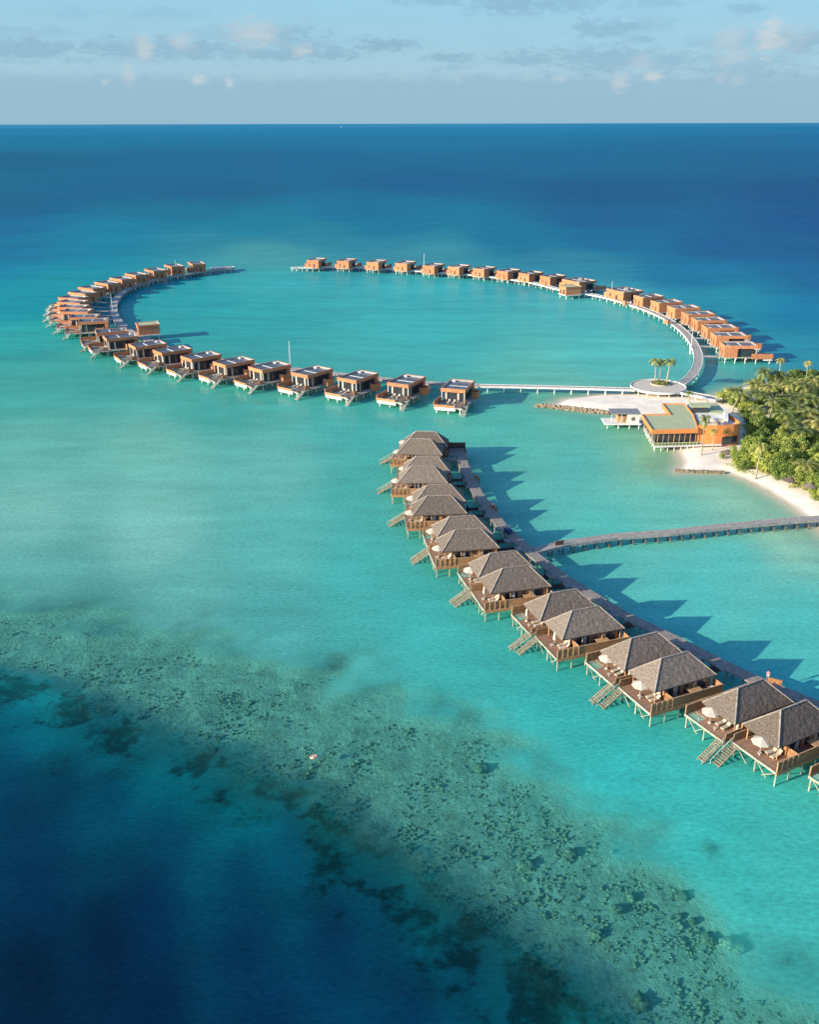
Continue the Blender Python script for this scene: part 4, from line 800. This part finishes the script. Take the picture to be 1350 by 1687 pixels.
MB().prism(dkp, 1.3, 1.7).build('floor_deck', M['white'], T)
# glazed ground floor
gp = inset(roofpoly, 1.6); MB().prism(gp, 1.702, 5.34).build('glass_wall', M['glass'], T)
for k_ in range(9):
    q = Vector(A_).lerp(Vector(B_), .04 + k_ / 8 * .94) + Vector((0, .75)); MB().box(q.x - .08, q.y - .08, 1.703, q.x + .08, q.y + .08, 5.34).build('column', M['rail'], T)
for k_ in range(4):
    q = Vector(A_).lerp(Vector(Cc), .15 + k_ / 4 * .95) + Vector((.8, 0)); MB().box(q.x - .08, q.y - .08, 1.703, q.x + .08, q.y + .08, 5.34).build('column', M['rail'], T)
bl_ = MB(); a_, b_ = Vector(rl(*z2(262, 645), 1.7)), Vector(rl(*z2(770, 632), 1.7))
bl_.beam((*a_, 2.7), (*b_, 2.7), .07)
for k_ in range(14): q = a_.lerp(b_, k_ / 13); bl_.beam((*q, 1.7), (*q, 2.7), .06)
a2 = Vector(rl(*z2(140, 446), 1.7)); bl_.beam((*a_, 2.7), (*a2, 2.7), .07)
for k_ in range(10): q = a_.lerp(a2, k_ / 9); bl_.beam((*q, 1.7), (*q, 2.7), .06)
bl_.build('railing', M['white'], T)
sh = MB()
for k_ in range(26):
    q = a_.lerp(b_, .03 + k_ / 27) + Vector((0, 1.0)); sh.add([(q.x + v.x * .55, q.y + v.y * .5, 2.1 + v.z * .4 * rng.uniform(.7, 1.3)) for v in iv], iff)
sh.build('planting', M['leaf'], T, tone=[.3] * len(sh.f))
for k_ in range(7):
    q = a_.lerp(b_, .02 + k_ / 7) ; MB().cyl((q.x, q.y + .5, -1.2), (q.x, q.y + .5, 1.3), .13).build('stilt', M['white'], T)
    if 0 < k_ < 7: q = a_.lerp(a2, k_ / 7); MB().cyl((q.x + .4, q.y, -1.2), (q.x + .4, q.y, 1.3), .13).build('stilt', M['white'], T)
# curved orange wall of the right wing with its roof terrace
WZ = 7.35
wt = P2([(757, 408), (850, 412), (960, 414), (1060, 410), (1150, 404), (1200, 395), (1222, 383), (1215, 370), (1170, 335), (1095, 285)], WZ)
cw = MB()
for (x0, y0), (x1, y1) in zip(wt, wt[1:]):
    dx, dy = x1 - x0, y1 - y0; L_ = math.hypot(dx, dy); nx_, ny_ = -dy / L_ * .4, dx / L_ * .4
    cw.add([(x0, y0, 1.0), (x1, y1, 1.0), (x1 + nx_, y1 + ny_, 1.0), (x0 + nx_, y0 + ny_, 1.0), (x0, y0, WZ), (x1, y1, WZ), (x1 + nx_, y1 + ny_, WZ), (x0 + nx_, y0 + ny_, WZ)], [(0, 3, 2, 1), (4, 5, 6, 7), (0, 1, 5, 4), (1, 2, 6, 5), (2, 3, 7, 6), (3, 0, 4, 7)])
w1 = MB()
cw.build('curved_wall', M['brightclad'], T)
MB().prism(P2([(770, 400), (960, 405), (1150, 394), (1195, 385), (1090, 300), (960, 165), (620, 165), (715, 300)], 6.2), 5.3, 6.2).build('terrace_floor', M['white'], T)
MB().prism(P2([(880, 270), (1040, 270), (950, 162), (870, 165)], 6.6), 6.21, 6.62).build('upper_roof', M['greenroof'], T)
MB().prism(P2([(672, 205), (885, 205), (868, 158), (640, 160)], 8.3), 8.1, 8.32).build('upper_roof', M['greenroof'], T)
MB().prism(P2([(700, 205), (860, 205), (850, 175), (672, 175)], 8.1), 6.21, 8.095).build('stair_tower', M['glass'], T)
a3 = Vector(wt[2]).lerp(Vector(wt[3]), .7); b3 = Vector(wt[5]); o3_ = Vector((.02, -.2)); MB().beam((*(a3 + o3_), 2.6), (*(Vector(wt[4]) + o3_), 2.6), .12, 2.3).beam((*(Vector(wt[4]) + o3_), 2.6), (*(b3 + o3_), 2.6), .12, 2.3).build('window', M['glass'], T)
wt3 = P2([(1015, 600), (1140, 590), (1190, 560)], 1.2)
MB().prism(P2([(1045, 330), (1085, 330), (1080, 262), (1035, 240)], 8.1), 6.3, 8.1).build('chimney_block', M['white'], T)
# terrace furniture
def parasol_white(px, py, z, label): 
    o = copy_tree(UO); q = at(px, py, z + 2.3); o.location = (q.x, q.y, z); o.scale = (1.1, 1.1, .85); o['label'] = label; o['group'] = 'white parasols on the restaurant terrace'
parasol_white(1163, 683, 6.22, 'white parasol on the left of the restaurant roof terrace'); parasol_white(1176, 690, 6.22, 'white parasol on the right of the restaurant roof terrace')
for k_, (px, py) in enumerate(((1168, 694), (1180, 693), (1190, 692), (1184, 696))):
    q = at(px, py, 6.8); o = copy_tree(LO); o.location = (q.x, q.y, 6.22); o.rotation_euler = (0, 0, k_ * 1.3); o['label'] = 'grey and white lounge seat, %s from the left on the restaurant roof terrace' % ORD[[0, 1, 3, 2][k_]]; o['group'] = 'lounge seats on the restaurant terrace'
# white dive pavilion over the water
q = at(1026, 694, 1.9); q.z = 0; t = empty('white_pavilion', q, R(-1), 'small white flat-roofed pavilion on stilts left of the restaurant', 'pavilion')
MB().box(-6, -2.2, 1.3, 5.6, 4.6, 1.62).build('floor_deck', M['white'], t); MB().box(-4.0, -1.4, 4.6, 5.4, 4.2, 4.9).build('roof', M['roofgrey'], t)
MB().box(1.3, -1.1, 1.63, 5.1, 3.6, 4.59).build('wall', M['white'], t); disc(.75, 0, .08, 16).v
em = MB(); em.cyl((3.1, -1.16, 3.0), (3.1, -1.102, 3.0), .62, .62, 16); em.build('round_emblem', M['darkwall'], t)
em = MB(); em.cyl((3.1, -1.2, 3.05), (3.1, -1.162, 3.05), .26, .26, 10); em.build('emblem_centre', M['clad'], t)
MB().box(-1.6, -.6, 1.63, 1.2, 3.2, 3.6).build('counter', M['rail'], t)
for x in (-3.8, -.6): MB().cyl((x, -1.2, 1.62), (x, -1.2, 4.6), .09).build('column', M['steel'], t)
for x in (-5, -1.5, 2, 5):
    for y in (-1.8, 3.8): MB().cyl((x, y, -1.4), (x, y, 1.3), .17).build('stilt', M['white'], t)
MB().box(5.65, -.6, 1.35, 10, 1.4, 1.58).build('bridge', M['boards'], t)
# rock groyne: boulders piled into one bank, and the low sea wall
def bank(name, a, b, w, h, n, label, cat, m):
    mb = MB(); a = at(*a); b = at(*b)
    for i in range(n):
        tt = rng.random(); o_ = rng.uniform(-w, w); r_ = rng.uniform(.3, .7); dv = (b - a).normalized(); p = a.lerp(b, tt) + Vector((-dv.y, dv.x, 0)) * o_
        z = (h * (1 - abs(o_) / w) - .1) * min(1, (tt + .08) * 6) ; k1, k2, k3 = (rng.uniform(.7, 1.3) for _ in range(3)); th = rng.random() * 6
        mb.add([(p.x + (v.x * math.cos(th) - v.y * math.sin(th)) * r_ * k1, p.y + (v.x * math.sin(th) + v.y * math.cos(th)) * r_ * k2, z + v.z * r_ * k3 * .8) for v in iv], iff)
    return tag(mb.build(name, m), label, cat)
bank('rock_groyne', (884, 669), (1008, 682), 1.2, .95, 420, 'long low bank of tan boulders beside the sandbar', 'groyne', M['rock'])
a_w, b_w = at(1113, 777.5), at(1194, 780.5); sw = MB(); dv = (b_w - a_w); nn = 26
for i in range(nn):
    p0 = a_w + dv * (i / nn); p1 = a_w + dv * ((i + .94) / nn); h_ = .75 + rng.uniform(-.1, .1); o_ = rng.uniform(-.12, .12)
    sw.beam((p0.x, p0.y + o_, h_ / 2 - .3), (p1.x, p1.y + o_, h_ / 2 - .3), .7 + rng.uniform(-.1, .1), h_ + .6)
tag(sw.build('sea_wall', M['rock']), 'low stone wall holding the small beach below the restaurant', 'sea wall')
# thatched beach shades
for px, py, lb in ((1199, 744, 'round thatched beach shade half hidden in bushes beside the restaurant'), (1303, 789, 'round thatched beach shade under the trees, left of two on the beach'), (1336, 799, 'round thatched beach shade under the trees, right of two on the beach')):
    q = at(px, py, 3.2); z0 = sandz(q.x, q.y); t = empty('thatched_beach_umbrella', (q.x, q.y, z0), 0, lb, 'beach umbrella', 'thatched shades at the beach')
    MB().cyl((0, 0, -.2), (0, 0, 2.6), .09).build('pole', M['greytr'], t); b = MB(); n = 14
    b.v = [(0, 0, 3.1)] + [(1.9 * math.cos(2 * math.pi * j / n) * rng.uniform(.93, 1.07), 1.9 * math.sin(2 * math.pi * j / n), 2.1) for j in range(n)] + [(1.8 * math.cos(2 * math.pi * j / n), 1.8 * math.sin(2 * math.pi * j / n), 1.95) for j in range(n)]
    b.f = [(0, 1 + j, 1 + (j + 1) % n) for j in range(n)] + [(1 + j, 1 + n + j, 1 + n + (j + 1) % n, 1 + (j + 1) % n) for j in range(n)] + [tuple(range(n + 1, 2 * n + 1))[::-1]]
    b.build('canopy', M['thatch'], t)

# ------------------------------------------------------------------ palms and trees
def make_palm(seed, h, lean, nf=19, up=.35, L0=4.0, yellow=.2):
    r_ = random.Random(seed); t = empty('coconut_palm', (0, 0, 0), cat='palm tree')
    pts = []; a0 = r_.random() * 6.28
    for i in range(9): u = i / 8; pts.append((math.cos(a0) * lean * u ** 1.8, math.sin(a0) * lean * u ** 1.8, h * u - .3 * (i == 0)))
    MB().tube(pts, [.26 - .13 * min(1, i / 5) for i in range(9)], 7).build('trunk', M['trunk'], t, True)
    top = Vector(pts[-1]); b = MB(); tone = []
    for k_ in range(nf):
        az_ = k_ * 2.39996 + r_.uniform(-.2, .2); lvl = k_ / (nf - 1); e0 = R(78 - 95 * lvl) + r_.uniform(-.12, .12) + up * .3; L = L0 * r_.uniform(.85, 1.1)
        p = top.copy(); e = e0; ds = L / 8; dirh = Vector((math.cos(az_), math.sin(az_), 0)); tn = min(1, max(0, yellow * r_.uniform(.3, 1.8) + .55 * max(0, lvl - .6)))
        sidev = Vector((-dirh.y, dirh.x, 0)); prev = p
        for i in range(8):
            dvec = dirh * math.cos(e) + Vector((0, 0, math.sin(e))); nx_ = prev + dvec * ds; e -= R(15 + 3 * i * .5)
            w = .82 * math.sin(math.pi * (i + 1.2) / 9.6) + .08; hang = Vector((0, 0, -.35 - .25 * lvl))
            for s_ in (-1, 1):
                for q_ in range(3):
                    c0 = prev.lerp(nx_, q_ / 3); c1 = prev.lerp(nx_, q_ / 3 + .36); tip = c0 + (sidev * s_ * .9 + dvec * .55 + hang * r_.uniform(.5, 1.3)).normalized() * w
                    b.add([c0, c1, tip], [(0, 1, 2)]); tone.append(min(1, tn * r_.uniform(.8, 1.2)))
            b.add([prev + sidev * .03, prev - sidev * .03, nx_ - sidev * .02, nx_ + sidev * .02], [(0, 1, 2, 3)]); tone.append(min(1, tn + .3))
            prev = nx_
    b.build('crown', M['frond'], t, tone=tone)
    if seed % 2 == 0:
        c_ = MB()
        for k_ in range(6): a = k_ * 1.05; c_.add([(top.x + math.cos(a) * .28 + v.x * .14, top.y + math.sin(a) * .28 + v.y * .14, top.z - .25 + v.z * .17) for v in iv], iff)
        c_.build('coconuts', M['leaf'], t, tone=[.8] * len(c_.f))
    return t
def make_tree(seed, dens=1800, shrub=False, leaf='leaf'):
    "unit tree: crown radius 1, crown centre at height 1.1"
    r_ = random.Random(seed); t = empty('broadleaf_shrub' if shrub else 'broadleaf_tree', (0, 0, 0), cat='shrub' if shrub else 'tree')
    tb = MB(); tb.tube([(0, 0, -.3), (.03, 0, .3), (0, .04, .6)], [.08, .06, .05], 6)
    for k_ in range(5): a = k_ * 1.3 + r_.random(); tb.tube([(0, .03, .4), (math.cos(a) * .3, math.sin(a) * .3, .75), (math.cos(a) * .55, math.sin(a) * .55, .95)], [.05, .035, .015], 5)
    tb.build('trunk', M['greytr'], t)
    cl = []
    for k_ in range(15):
        a = r_.random() * 6.28; rr_ = r_.random() ** .5 * .72; z = .74 + r_.uniform(-.55, .42) * (1.2 - rr_ * .6); cl.append((Vector((math.cos(a) * rr_, math.sin(a) * rr_, z)), r_.uniform(.24, .46), r_.random()))
    b = MB(); tone = []
    for c_, rad, tn in cl:
        for k_ in range(dens // 15):
            dv = Vector((r_.gauss(0, 1), r_.gauss(0, 1), r_.gauss(0, 1) + .35)).normalized(); p = c_ + dv * rad * r_.uniform(.72, 1.08); s_ = r_.uniform(.05, .09)
            nrm = (dv + Vector((r_.gauss(0, .5), r_.gauss(0, .5), r_.gauss(0, .5)))).normalized(); a = nrm.orthogonal().normalized(); a.rotate(__import__('mathutils').Quaternion(nrm, r_.random() * 6.28)); q = nrm.cross(a)
            b.add([p - a * s_, p - q * s_ * .6, p + a * s_, p + q * s_ * .6], [(0, 1, 2, 3)]); tone.append(min(1, max(0, tn * .7 + r_.uniform(-.15, .3))))
    b.build('crown', M[leaf], t, tone=tone)
    return t
PP = [make_palm(1, 9., 1.6), make_palm(2, 8., 1.0, yellow=.45), make_palm(3, 10., 2.2, yellow=.15), make_palm(4, 7., .6, yellow=.7)]
PT = make_palm(5, 12., .4, nf=16, up=1.6, L0=2.3, yellow=.9)       # tall slim one with an upright yellowish crown
PS = make_palm(6, 7.5, .5, nf=15, L0=2.6, yellow=.25)
used = set()
def palm(proto, px, py, z, label, group=None, s=1., rz=None, base=None):
    h = max((Vector(v.co) for v in proto.children[0].data.vertices), key=lambda v: v.z); q = at(px, py, z)
    rz = rng.random() * 6.28 if rz is None else rz; o = place(proto, proto.name not in used, (0, 0, 0), rz, label, group); used.add(proto.name)
    if base is not None: o.location = base; k_ = (z - base[2]) / h.z; sx = k_
    else:
        z0 = sandz(q.x, q.y); k_ = (z - z0) / h.z; o.location = (q.x, q.y, z0)
    # keep the crown over the wanted point
    ox, oy = h.x * s * math.cos(rz) - h.y * s * math.sin(rz), h.x * s * math.sin(rz) + h.y * s * math.cos(rz)
    if base is None: o.location.x -= ox; o.location.y -= oy
    o.scale = (s, s, k_)
    return o
GP = 'coconut palms on the island'
w1_ = lambda x, y: (1150 + x / 6.25, 560 + y / 6.25)
palm(PT, *w1_(870, 185), 13., 'tallest slim palm at the back of the island, left of two', GP, 1.05)
palm(PT, *w1_(1145, 215), 13., 'tallest slim palm at the back of the island, right of two', GP, .9)
NAMED = [(690, 345, 10, 1, 'yellowish palm high at the left back of the island grove'), (350, 500, 7.5, 2, 'dark palm at the left tip of the island grove, behind the restaurant'), (490, 550, 8, 0, 'big palm second from the left tip of the island grove'),
    (620, 690, 8, 2, 'palm with a visible trunk beside the dark gap right of the restaurant'), (870, 700, 9, 0, 'wide palm with yellow lower fronds in the middle of the grove'), (1150, 920, 8, 2, 'largest wide palm at the right edge of the island'),
    (1110, 1290, 6.5, 3, 'yellow palm low at the right edge near the thatched shades')]
for x, y, z, k_, lb in NAMED: palm(PP[k_], *w1_(x, y), z, lb, GP, 1.5 if 'large' in lb or 'wide' in lb else 1.25)
for x, y, z, k_ in ((810, 310, 10.5, 0), (900, 335, 10, 2), (1080, 395, 9.5, 0), (780, 470, 9, 2), (960, 470, 9, 1), (640, 430, 9, 2), (1190, 430, 9, 3), (760, 600, 8.5, 0), (900, 560, 8.5, 2), (1060, 560, 8.5, 0), (1210, 560, 8.5, 2), (1200, 720, 8, 0), (1010, 640, 8, 2), (700, 520, 8.5, 0), (1100, 480, 9, 1), (960, 800, 7.5, 0), (1240, 860, 8, 1)):
    palm(PP[k_], *w1_(x, y), z, 'green coconut palm packed into the middle of the island grove', GP, rng.uniform(1.3, 1.65))
def based(px, py, z=None):
    q = at(px, py, .7 if z is None else z); return Vector((q.x, q.y, sandz(q.x, q.y) if z is None else z))
for px, py, bx_, by_, lb in ((1149, 693, 1156, 750, 'tall slim palm standing on sand before the restaurant, leftmost of three'), (1175.5, 711, 1174, 742, 'small palm on sand before the orange wall, middle of three'), (1192, 709, 1191, 735, 'small palm on sand before the orange wall, right of three'), (1135, 648, 1136, 668, 'palm on the sand behind the green restaurant roof'), (1241, 738, 1246, 787, 'slim pale trunked palm at the beach edge before the bushes')):
    b_ = based(bx_, by_); zc = 2.
    for zc in np.arange(2, 14, .1):                                     # crown height above that base
        if at(px, py, zc).y <= b_.y: break
    palm(PS, px, py, float(zc), lb, 'palms around the restaurant', .95 if 'tall' in lb else .72 if 'small' in lb else 1.05, base=b_)
for k_, (dx, dy, s_, h_, lb) in enumerate(((-2.0, .3, 1.3, 10.6, 'left palm of the three in the round planter'), (-.4, .9, 1.1, 10., 'middle palm of the three in the round planter'), (2.2, -.2, 1.4, 10.8, 'right palm of the three in the round planter'))):
    o = palm(PS, 0, 300, h_, lb, 'palms in the round planter', s_, rz=(3.6, 2.0, .2)[k_], base=Vector((pc.x + dx, pc.y + dy, 3.0)))
TT = [make_tree(11), make_tree(12), make_tree(13), make_tree(14), make_tree(16, leaf='shadeleaf'), make_tree(17, leaf='shadeleaf')]; tu = set()
SHB = make_tree(15, 420, True); su = False
VEG = [at(*p, 0) for p in ((1184, 668), (1198, 658), (1240, 640), (1300, 622), (1400, 614), (1560, 616), (1700, 660), (1700, 880), (1450, 880), (1380, 855), (1330, 822), (1285, 800), (1240, 792), (1204, 776), (1192, 765), (1215, 748), (1222, 736), (1226, 726), (1228, 700), (1208, 678))]
pts = []; tries = 0
vx = [p.x for p in VEG]; vy = [p.y for p in VEG]
while tries < 16000 and len(pts) < 270:
    tries += 1; x, y = rng.uniform(min(vx), max(vx)), rng.uniform(min(vy), max(vy))
    d_ = float(inside_dist(np.array([[x]]), np.array([[y]]), VEG)[0, 0])
    if d_ < 1.2: continue
    px_, py2 = project(np.array(x), np.array(y), 4.)
    if px_ > 1440: continue
    if any(math.hypot(x - a, y - b) < (2.3 if y < 268 else 3.0) for a, b, _ in pts): continue
    if mn.noise(Vector((x * .09, y * .09, 7.))) < -.36 and y > 268: continue
    pts.append((x, y, d_))
for x, y, d_ in pts:
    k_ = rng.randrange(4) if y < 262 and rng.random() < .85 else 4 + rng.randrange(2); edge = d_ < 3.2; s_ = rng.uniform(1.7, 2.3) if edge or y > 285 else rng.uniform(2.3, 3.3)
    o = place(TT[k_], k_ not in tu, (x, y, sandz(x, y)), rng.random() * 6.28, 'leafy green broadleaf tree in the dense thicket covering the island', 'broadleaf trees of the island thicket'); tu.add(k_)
    o.scale = (s_, s_, s_ * rng.uniform(1.0, 1.5))
gc = MB(); gt = []
while len(gc.f) < 26000:
    x, y = rng.uniform(min(vx), 215), rng.uniform(min(vy), max(vy))
    for a_n in range(1):
        if float(inside_dist(np.array([[x]]), np.array([[y]]), VEG)[0, 0]) < .3: continue
        z = sandz(x, y)
        for q_ in range(40):
            xx, yy_ = x + rng.gauss(0, .8), y + rng.gauss(0, .8); zz = z + rng.uniform(0, .8); s_ = rng.uniform(.12, .26)
            n_ = Vector((rng.gauss(-.3, .6), rng.gauss(-.2, .6), 1)).normalized(); a = n_.orthogonal().normalized(); q2 = n_.cross(a); p = Vector((xx, yy_, zz))
            gc.add([p - a * s_, p - q2 * s_ * .6, p + a * s_, p + q2 * s_ * .6], [(0, 1, 2, 3)]); gt.append(rng.uniform(0, .7))
tag(gc.build('undergrowth', M['leaf'], tone=gt), kind='stuff')
BL = [(1193, 650, 3.2, 'bright green round tree at the left tip of the island grove'), (1229, 668, 3., 'shaded tree directly behind the right corner of the restaurant'), (1233, 688, 3., 'shaded tree close against the curved restaurant wall'), (1236, 708, 2.6, 'lower shaded tree beside the curved restaurant wall'), (1214, 660, 2.6, 'tree between the bright round tree and the restaurant'), (1192, 752, 1.3, 'bright green bush beside the first thatched beach shade'), (1325, 800, 1.6, 'yellow-green bush between the two thatched shades'), (1345, 818, 1.7, 'yellow-green bush at the right edge above the beach')]
for px, py, s_, lb in BL:
    q = at(px, py, s_ * 1.1); o = place(TT[0], False, (q.x, q.y, sandz(q.x, q.y)), rng.random() * 6, lb, 'broadleaf trees of the island thicket'); o.scale = (s_, s_, s_)
for k_ in range(8):
    a = k_ * .79; r_ = 2.2 if k_ else 0; o = place(SHB, not su, (pc.x + r_ * math.cos(a), pc.y + r_ * math.sin(a), 2.95), a, 'small green shrub growing in the round planter', 'shrubs in the round planter'); su = True; o.scale = (1.1, 1.1, .7)
tag(SHB, cat='shrub')

# ------------------------------------------------------------------ people and small things
def person(px, py, z, rz, top, bottom, label, s=1.):
    "standing figure: one skinned body with clothes and hair"
    q = at(px, py, z); t = empty('person', (q.x, q.y, z), rz, label, 'person'); t.scale = (s, s, s)
    J = [((0, 0, .95), .13), ((0, 0, 1.2), .125), ((0, 0, 1.42), .14), ((0, 0, 1.52), .055), ((0, .01, 1.64), .1), ((0, .01, 1.74), .085), ((-.19, 0, 1.42), .06), ((-.25, .03, 1.15), .045), ((-.22, .14, .93), .035), ((-.21, .17, .84), .035), ((.19, 0, 1.42), .06), ((.26, .02, 1.15), .045), ((.25, .1, .92), .035), ((.25, .13, .83), .035),
         ((-.1, 0, .9), .095), ((-.11, .03, .5), .06), ((-.11, 0, .08), .045), ((-.12, .16, .04), .04), ((.1, 0, .9), .095), ((.12, -.04, .5), .06), ((.12, -.1, .08), .045), ((.13, .06, .04), .04)]
    E_ = [(0, 1), (1, 2), (2, 3), (3, 4), (4, 5), (2, 6), (6, 7), (7, 8), (8, 9), (2, 10), (10, 11), (11, 12), (12, 13), (0, 14), (14, 15), (15, 16), (16, 17), (0, 18), (18, 19), (19, 20), (20, 21)]
    def skin_(name, js, es, m, grow=1.):
        me = bpy.data.meshes.new(name); me.from_pydata([J[j][0] for j in js], [(js.index(a), js.index(b)) for a, b in es], []); me.materials.append(m); bm_ = bmesh.new(); bm_.from_mesh(me); bm_.verts.layers.skin.verify(); bm_.to_mesh(me); bm_.free()
        for i, j in enumerate(js): me.skin_vertices[0].data[i].radius = (J[j][1] * grow,) * 2
        me.skin_vertices[0].data[0].use_root = True
        o = bpy.data.objects.new(name, me); C.objects.link(o); o.parent = t; o.modifiers.new('s', 'SKIN'); sd = o.modifiers.new('d', 'SUBSURF'); sd.levels = sd.render_levels = 2; return o
    skin_('body', list(range(22)), E_, M['skin'])
    skin_('shirt', [0, 1, 2, 6, 7, 10, 11], [(0, 1), (1, 2), (2, 6), (6, 7), (2, 10), (10, 11)], top, 1.22)
    skin_('shorts', [0, 14, 15, 18, 19], [(0, 14), (14, 15), (0, 18), (18, 19)], bottom, 1.25)
    hb = MB(); hb.add([(v.x * .12, v.y * .13 - .02, 1.74 + v.z * .11) for v in iv], iff); hb.build('hair', M['hair'], t, True)
    return t
person(1265, 1119, 2.5, 2.8, M['pink'], M['cloth'], 'person in pink standing on the jetty beside a boarded balustrade')
person(834.5, 880, 2.5, 1., M['navy'], M['navy'], 'person in blue standing beside the luggage cart on the jetty')
q = at(837.5, 874, 3.2); t = empty('luggage_cart', (q.x, q.y, 2.5), R(-55), 'small blue luggage cart on the jetty beside the fourth pair of villas', 'cart')
MB().box(-.9, -.5, .35, .9, .5, 1.1).build('cart_body', M['navy'], t); MB().box(-.9, -.55, 1.75, .6, .55, 1.82).build('roof', M['cloth'], t)
for x in (-.85, .55):
    for y in (-.5, .5): MB().cyl((x, y, 1.1), (x, y, 1.75), .03).build('roof_post', M['steel'], t)
for x in (-.6, .6):
    for y in (-.52, .52): MB().cyl((x, y - .05, .25), (x, y + .05, .25), .25, .25, 12).build('wheel', M['black'], t)
q = at(517, 1247, 0); t = empty('swimmer_float', (q.x, q.y, 0), .4, 'small orange and white float drifting over the reef', 'float')
tor = MB(); n, m_ = 18, 8
for i in range(n):
    for j in range(m_): a, b = 2 * math.pi * i / n, 2 * math.pi * j / m_; rr_ = .46 + .16 * math.cos(b); tor.v.append((rr_ * math.cos(a), rr_ * math.sin(a) * .85, .06 + .16 * math.sin(b)))
tor.f = [(i * m_ + j, ((i + 1) % n) * m_ + j, ((i + 1) % n) * m_ + (j + 1) % m_, i * m_ + (j + 1) % m_) for i in range(n) for j in range(m_)]
tor.build('ring', M['floatm'], t, True); MB().add([(v.x * .3, v.y * .28, .12 + v.z * .14) for v in iv], iff).build('cushion', M['cloth'], t, True)
q = at(563, 210, 0); t = empty('distant_boat', (q.x, q.y, 0), R(80), 'tiny white boat just below the horizon', 'boat')
hb = MB().add([(-9, -2.5, 2.4), (6, -2.5, 2.4), (11, 0, 3.), (6, 2.5, 2.4), (-9, 2.5, 2.4), (-8.5, -1.8, -.5), (5, -1.6, -.5), (9, 0, -.5), (5, 1.6, -.5), (-8.5, 1.8, -.5)], [(0, 1, 2, 3, 4), (9, 8, 7, 6, 5), (0, 5, 6, 1), (1, 6, 7, 2), (2, 7, 8, 3), (3, 8, 9, 4), (4, 9, 5, 0)])
hb.build('hull', M['white'], t); MB().box(-5, -1.8, 2.42, 4, 1.8, 5).build('cabin', M['white'], t); t.scale = (3, 3, 3)
